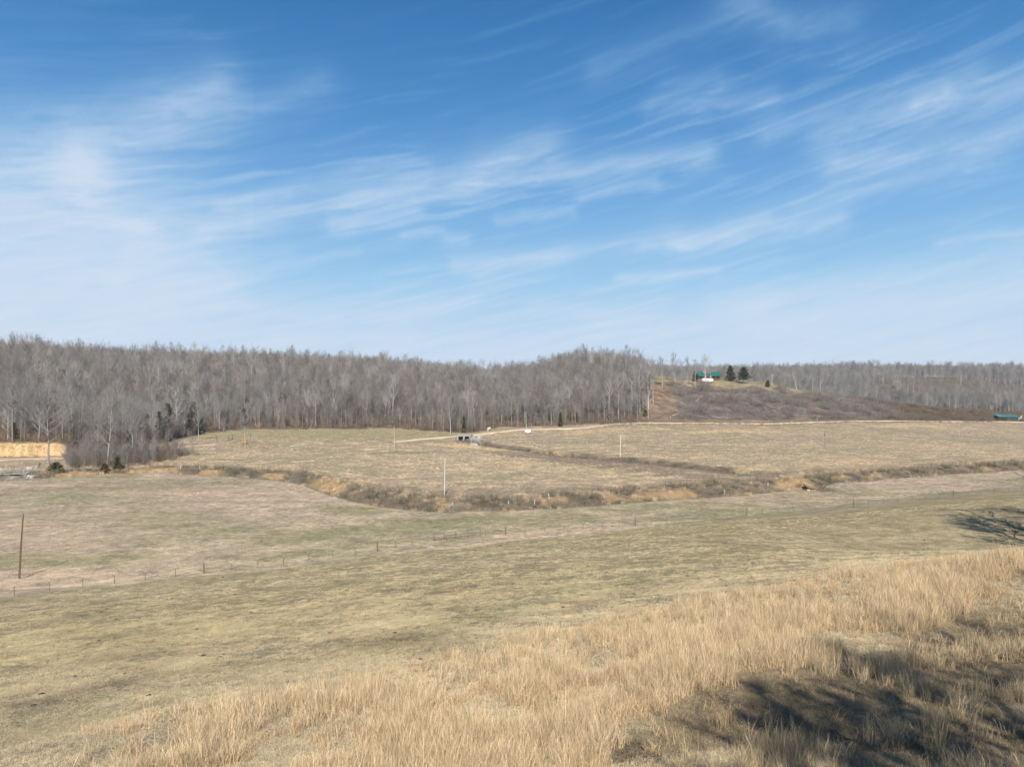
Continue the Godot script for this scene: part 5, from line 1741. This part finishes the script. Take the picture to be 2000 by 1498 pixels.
	# trunks fallen by the field edges
	for q in [[567, 873, 594, 870, 0.22, 1.3, "pale fallen trunk at the lower corner of the mown field"], [120, 884, 138, 894, 0.25, 1.2, "pale trunk fallen across the roadside below the orange bank"], [138, 899, 160, 920, 0.14, 0.5, "dark trunk leaning down the creek bank beside the cedar bush"], [76, 905, 70, 925, 0.14, 0.4, "dark curved limb standing at the rock pile by the water"], [160, 921, 182, 924, 0.22, 0.45, "dark driftwood trunk under the creek bank"], [1630, 960, 1580, 957, 0.1, 0.4, "thin dark pole on the grass right of the uprooted stump"]]:
		var a2 := spot(q[0], q[1])
		var b2 := spot(q[2], q[3])
		log_at(r, put(a2.x, a2.y, 0.3), put(b2.x, b2.y, 0.3), q[4], Color(0.38, 0.35, 0.32) * q[5], q[6], "fallen_trunk")

func log_at(r: RandomNumberGenerator, a: Vector3, b: Vector3, rad: float, col: Color, label: String, called := "felled_log") -> void:
	var m := Mesher.new()
	var d := (b - a) / 2.0
	var bow := Vector3(0, -minf(0.15, d.length() * 0.02), r.randf_range(-0.2, 0.2))
	m.path(PackedVector3Array([-d, -d * 0.3 + bow, d * 0.4 + bow * 0.5, d]), rad, rad * 0.45, 6, col)
	m.cap(-d, -d.normalized(), rad, 6, col * 1.25)
	for k in r.randi_range(1, 4):
		var t := r.randf_range(-0.3, 0.95)
		var s := turned(d.normalized(), r.randf() * TAU, r.randf_range(0.5, 1.1))
		s.y = absf(s.y) * 0.7
		m.spike(d * t, d * t + s * r.randf_range(0.5, 1.8), rad * 0.35, col * 0.9)
	var o := single(called, m.done(), pb, label, "log", "felled trunks on the cleared hillside" if called == "felled_log" else "")
	o.position = (a + b) / 2.0

func build_creek_things() -> void:
	var r := RandomNumberGenerator.new()
	r.seed = 88
	var stones := []
	for q in 3: stones.append(rock(r, 0.30, Color(0.40, 0.39, 0.37)).done())
	var places := []
	for q in 70:
		var s := spot(r.randfn(59, 5.0), r.randf_range(913, 935))
		places.append([s.x, s.y, r.randf_range(0.5, 1.5), r.randf_range(0.7, 1.1), Color(1, 1, 1) * r.randf_range(0.75, 1.15), -0.12])
	for q in 160:
		var s := spot(r.randf_range(-60, 50), r.randf_range(914, 924))
		places.append([s.x, s.y, r.randf_range(0.3, 0.9), r.randf_range(0.6, 1.0), Color(1, 1, 1) * r.randf_range(0.6, 1.15), -0.05])
	scatter("creek_rocks", stones, pb, places, "white limestone rocks piled beside the creek water")
	# a strip of shallow water in the creek bed
	var m := Mesher.new()
	var line := spots([-120, 932, -60, 930, 0, 928.5, 30, 928, 54, 927.5])
	for k in line.size() - 1:
		var a := line[k]
		var b := line[k + 1]
		var y := -0.25
		var g0 := maxf(ground(a.x, a.y), ground(a.x, a.y + 3.0)) + 0.12
		var g1 := maxf(ground(b.x, b.y), ground(b.x, b.y + 3.0)) + 0.12
		y = (g0 + g1) / 2.0
		m.quad(Vector3(a.x, g0, -a.y + 1.5), Vector3(b.x, g1, -b.y + 1.5), Vector3(b.x, g1, -b.y - 4.5), Vector3(a.x, g0, -a.y - 4.5), Vector3.UP, Color(0.36, 0.36, 0.345))
	var wm := painted(0.45)
	wm.metallic_specular = 0.5
	wm.heightmap_enabled = false
	single("creek_water", m.done(), wm, "", "", "", "structure")
	# dung and clods dotted over the pasture
	var clod := [rock(r, 0.14, Color(0.05, 0.04, 0.032)).done()]
	places = []
	for k in 150:
		var f := 28.0 + 90.0 * pow(r.randf(), 1.2)
		var x := r.randf_range(-0.72, 0.72) * f
		if -0.45 * x + 0.89 * f > 102.0 or Geometry2D.is_point_in_polygon(Vector2(x, f), tall): continue
		places.append([x, f, r.randf_range(0.5, 1.3), r.randf_range(0.35, 0.7), Color(1, 1, 1) * r.randf_range(0.7, 1.5), -0.01])
	scatter("dung_clods", clod, pb, places, "dark dung clods dotted over the pasture")

func _ready() -> void:
	rng.seed = 4711
	var cam := Camera3D.new()
	cam.name = "camera"
	cam.fov = rad_to_deg(2.0 * atan(749.0 / FOCAL))
	cam.far = 9000.0
	cam.position = Vector3(0, EYE, 0)
	add_child(cam)
	var env := Environment.new()
	env.background_mode = Environment.BG_SKY
	env.sky = build_sky()
	env.tonemap_mode = Environment.TONE_MAPPER_LINEAR
	env.tonemap_exposure = 1.65
	env.background_energy_multiplier = 1.0 / 1.65
	env.fog_enabled = true
	env.fog_density = 0.0001
	env.fog_light_color = Color(0.85, 0.92, 1.0)
	env.sdfgi_enabled = true
	env.ssao_enabled = true
	env.ssil_enabled = true
	var we := WorldEnvironment.new()
	we.name = "environment"
	we.environment = env
	add_child(we)
	var sun := DirectionalLight3D.new()
	sun.name = "sun"
	sun.light_energy = 1.6
	sun.light_color = Color(1.0, 0.97, 0.92)
	sun.light_angular_distance = 0.5
	sun.shadow_enabled = true
	sun.rotation_degrees = Vector3(-42, 0, 0)
	add_child(sun)
	lay_out()
	trail = PackedVector2Array([level(912, 812, 4), level(905, 800, 6)])
	paint_land()
	build_land()
	pb = painted(0.92)
	straw = painted(0.85)
	straw.backlight_enabled = true
	straw.backlight = Color(0.25, 0.2, 0.12)
	road_edge = spots([1170, 832, 1230, 828, 1330, 827, 1420, 827, 1500, 829, 1560, 827, 1640, 824, 1730, 823, 1800, 823, 1880, 824, 1960, 824])
	var lane := Color(0.43, 0.335, 0.235)
	var road := ribbon([2060, 824, 1960, 824, 1880, 824, 1800, 823, 1730, 822.5, 1640, 824, 1560, 826.5, 1500, 828.5, 1420, 827.5, 1330, 826.5, 1240, 827, 1190, 830, 1130, 837, 1060, 839, 1000, 840, 965, 845, 935, 849, 918, 851], 3.6, 0.34, lane)
	road.take(ribbon([894, 852, 870, 854, 830, 857.5, 790, 861, 762, 864], 3.4, 0.18, lane), Transform3D())
	road.take(ribbon([-60, 900, 0, 899, 60, 897.5, 130, 893.5, 200, 889, 260, 883.5, 330, 876, 420, 868], 3.0, 0.12, lane * 0.9), Transform3D())
	single("dirt_road", road.done(), pb, "", "", "", "structure")
	build_woods()
	build_marked_trees()
	build_house()
	build_shed()
	build_bridge()
	build_poles()
	build_fence()
	build_logs()
	build_grass()
	build_brush()
	build_creek_things()
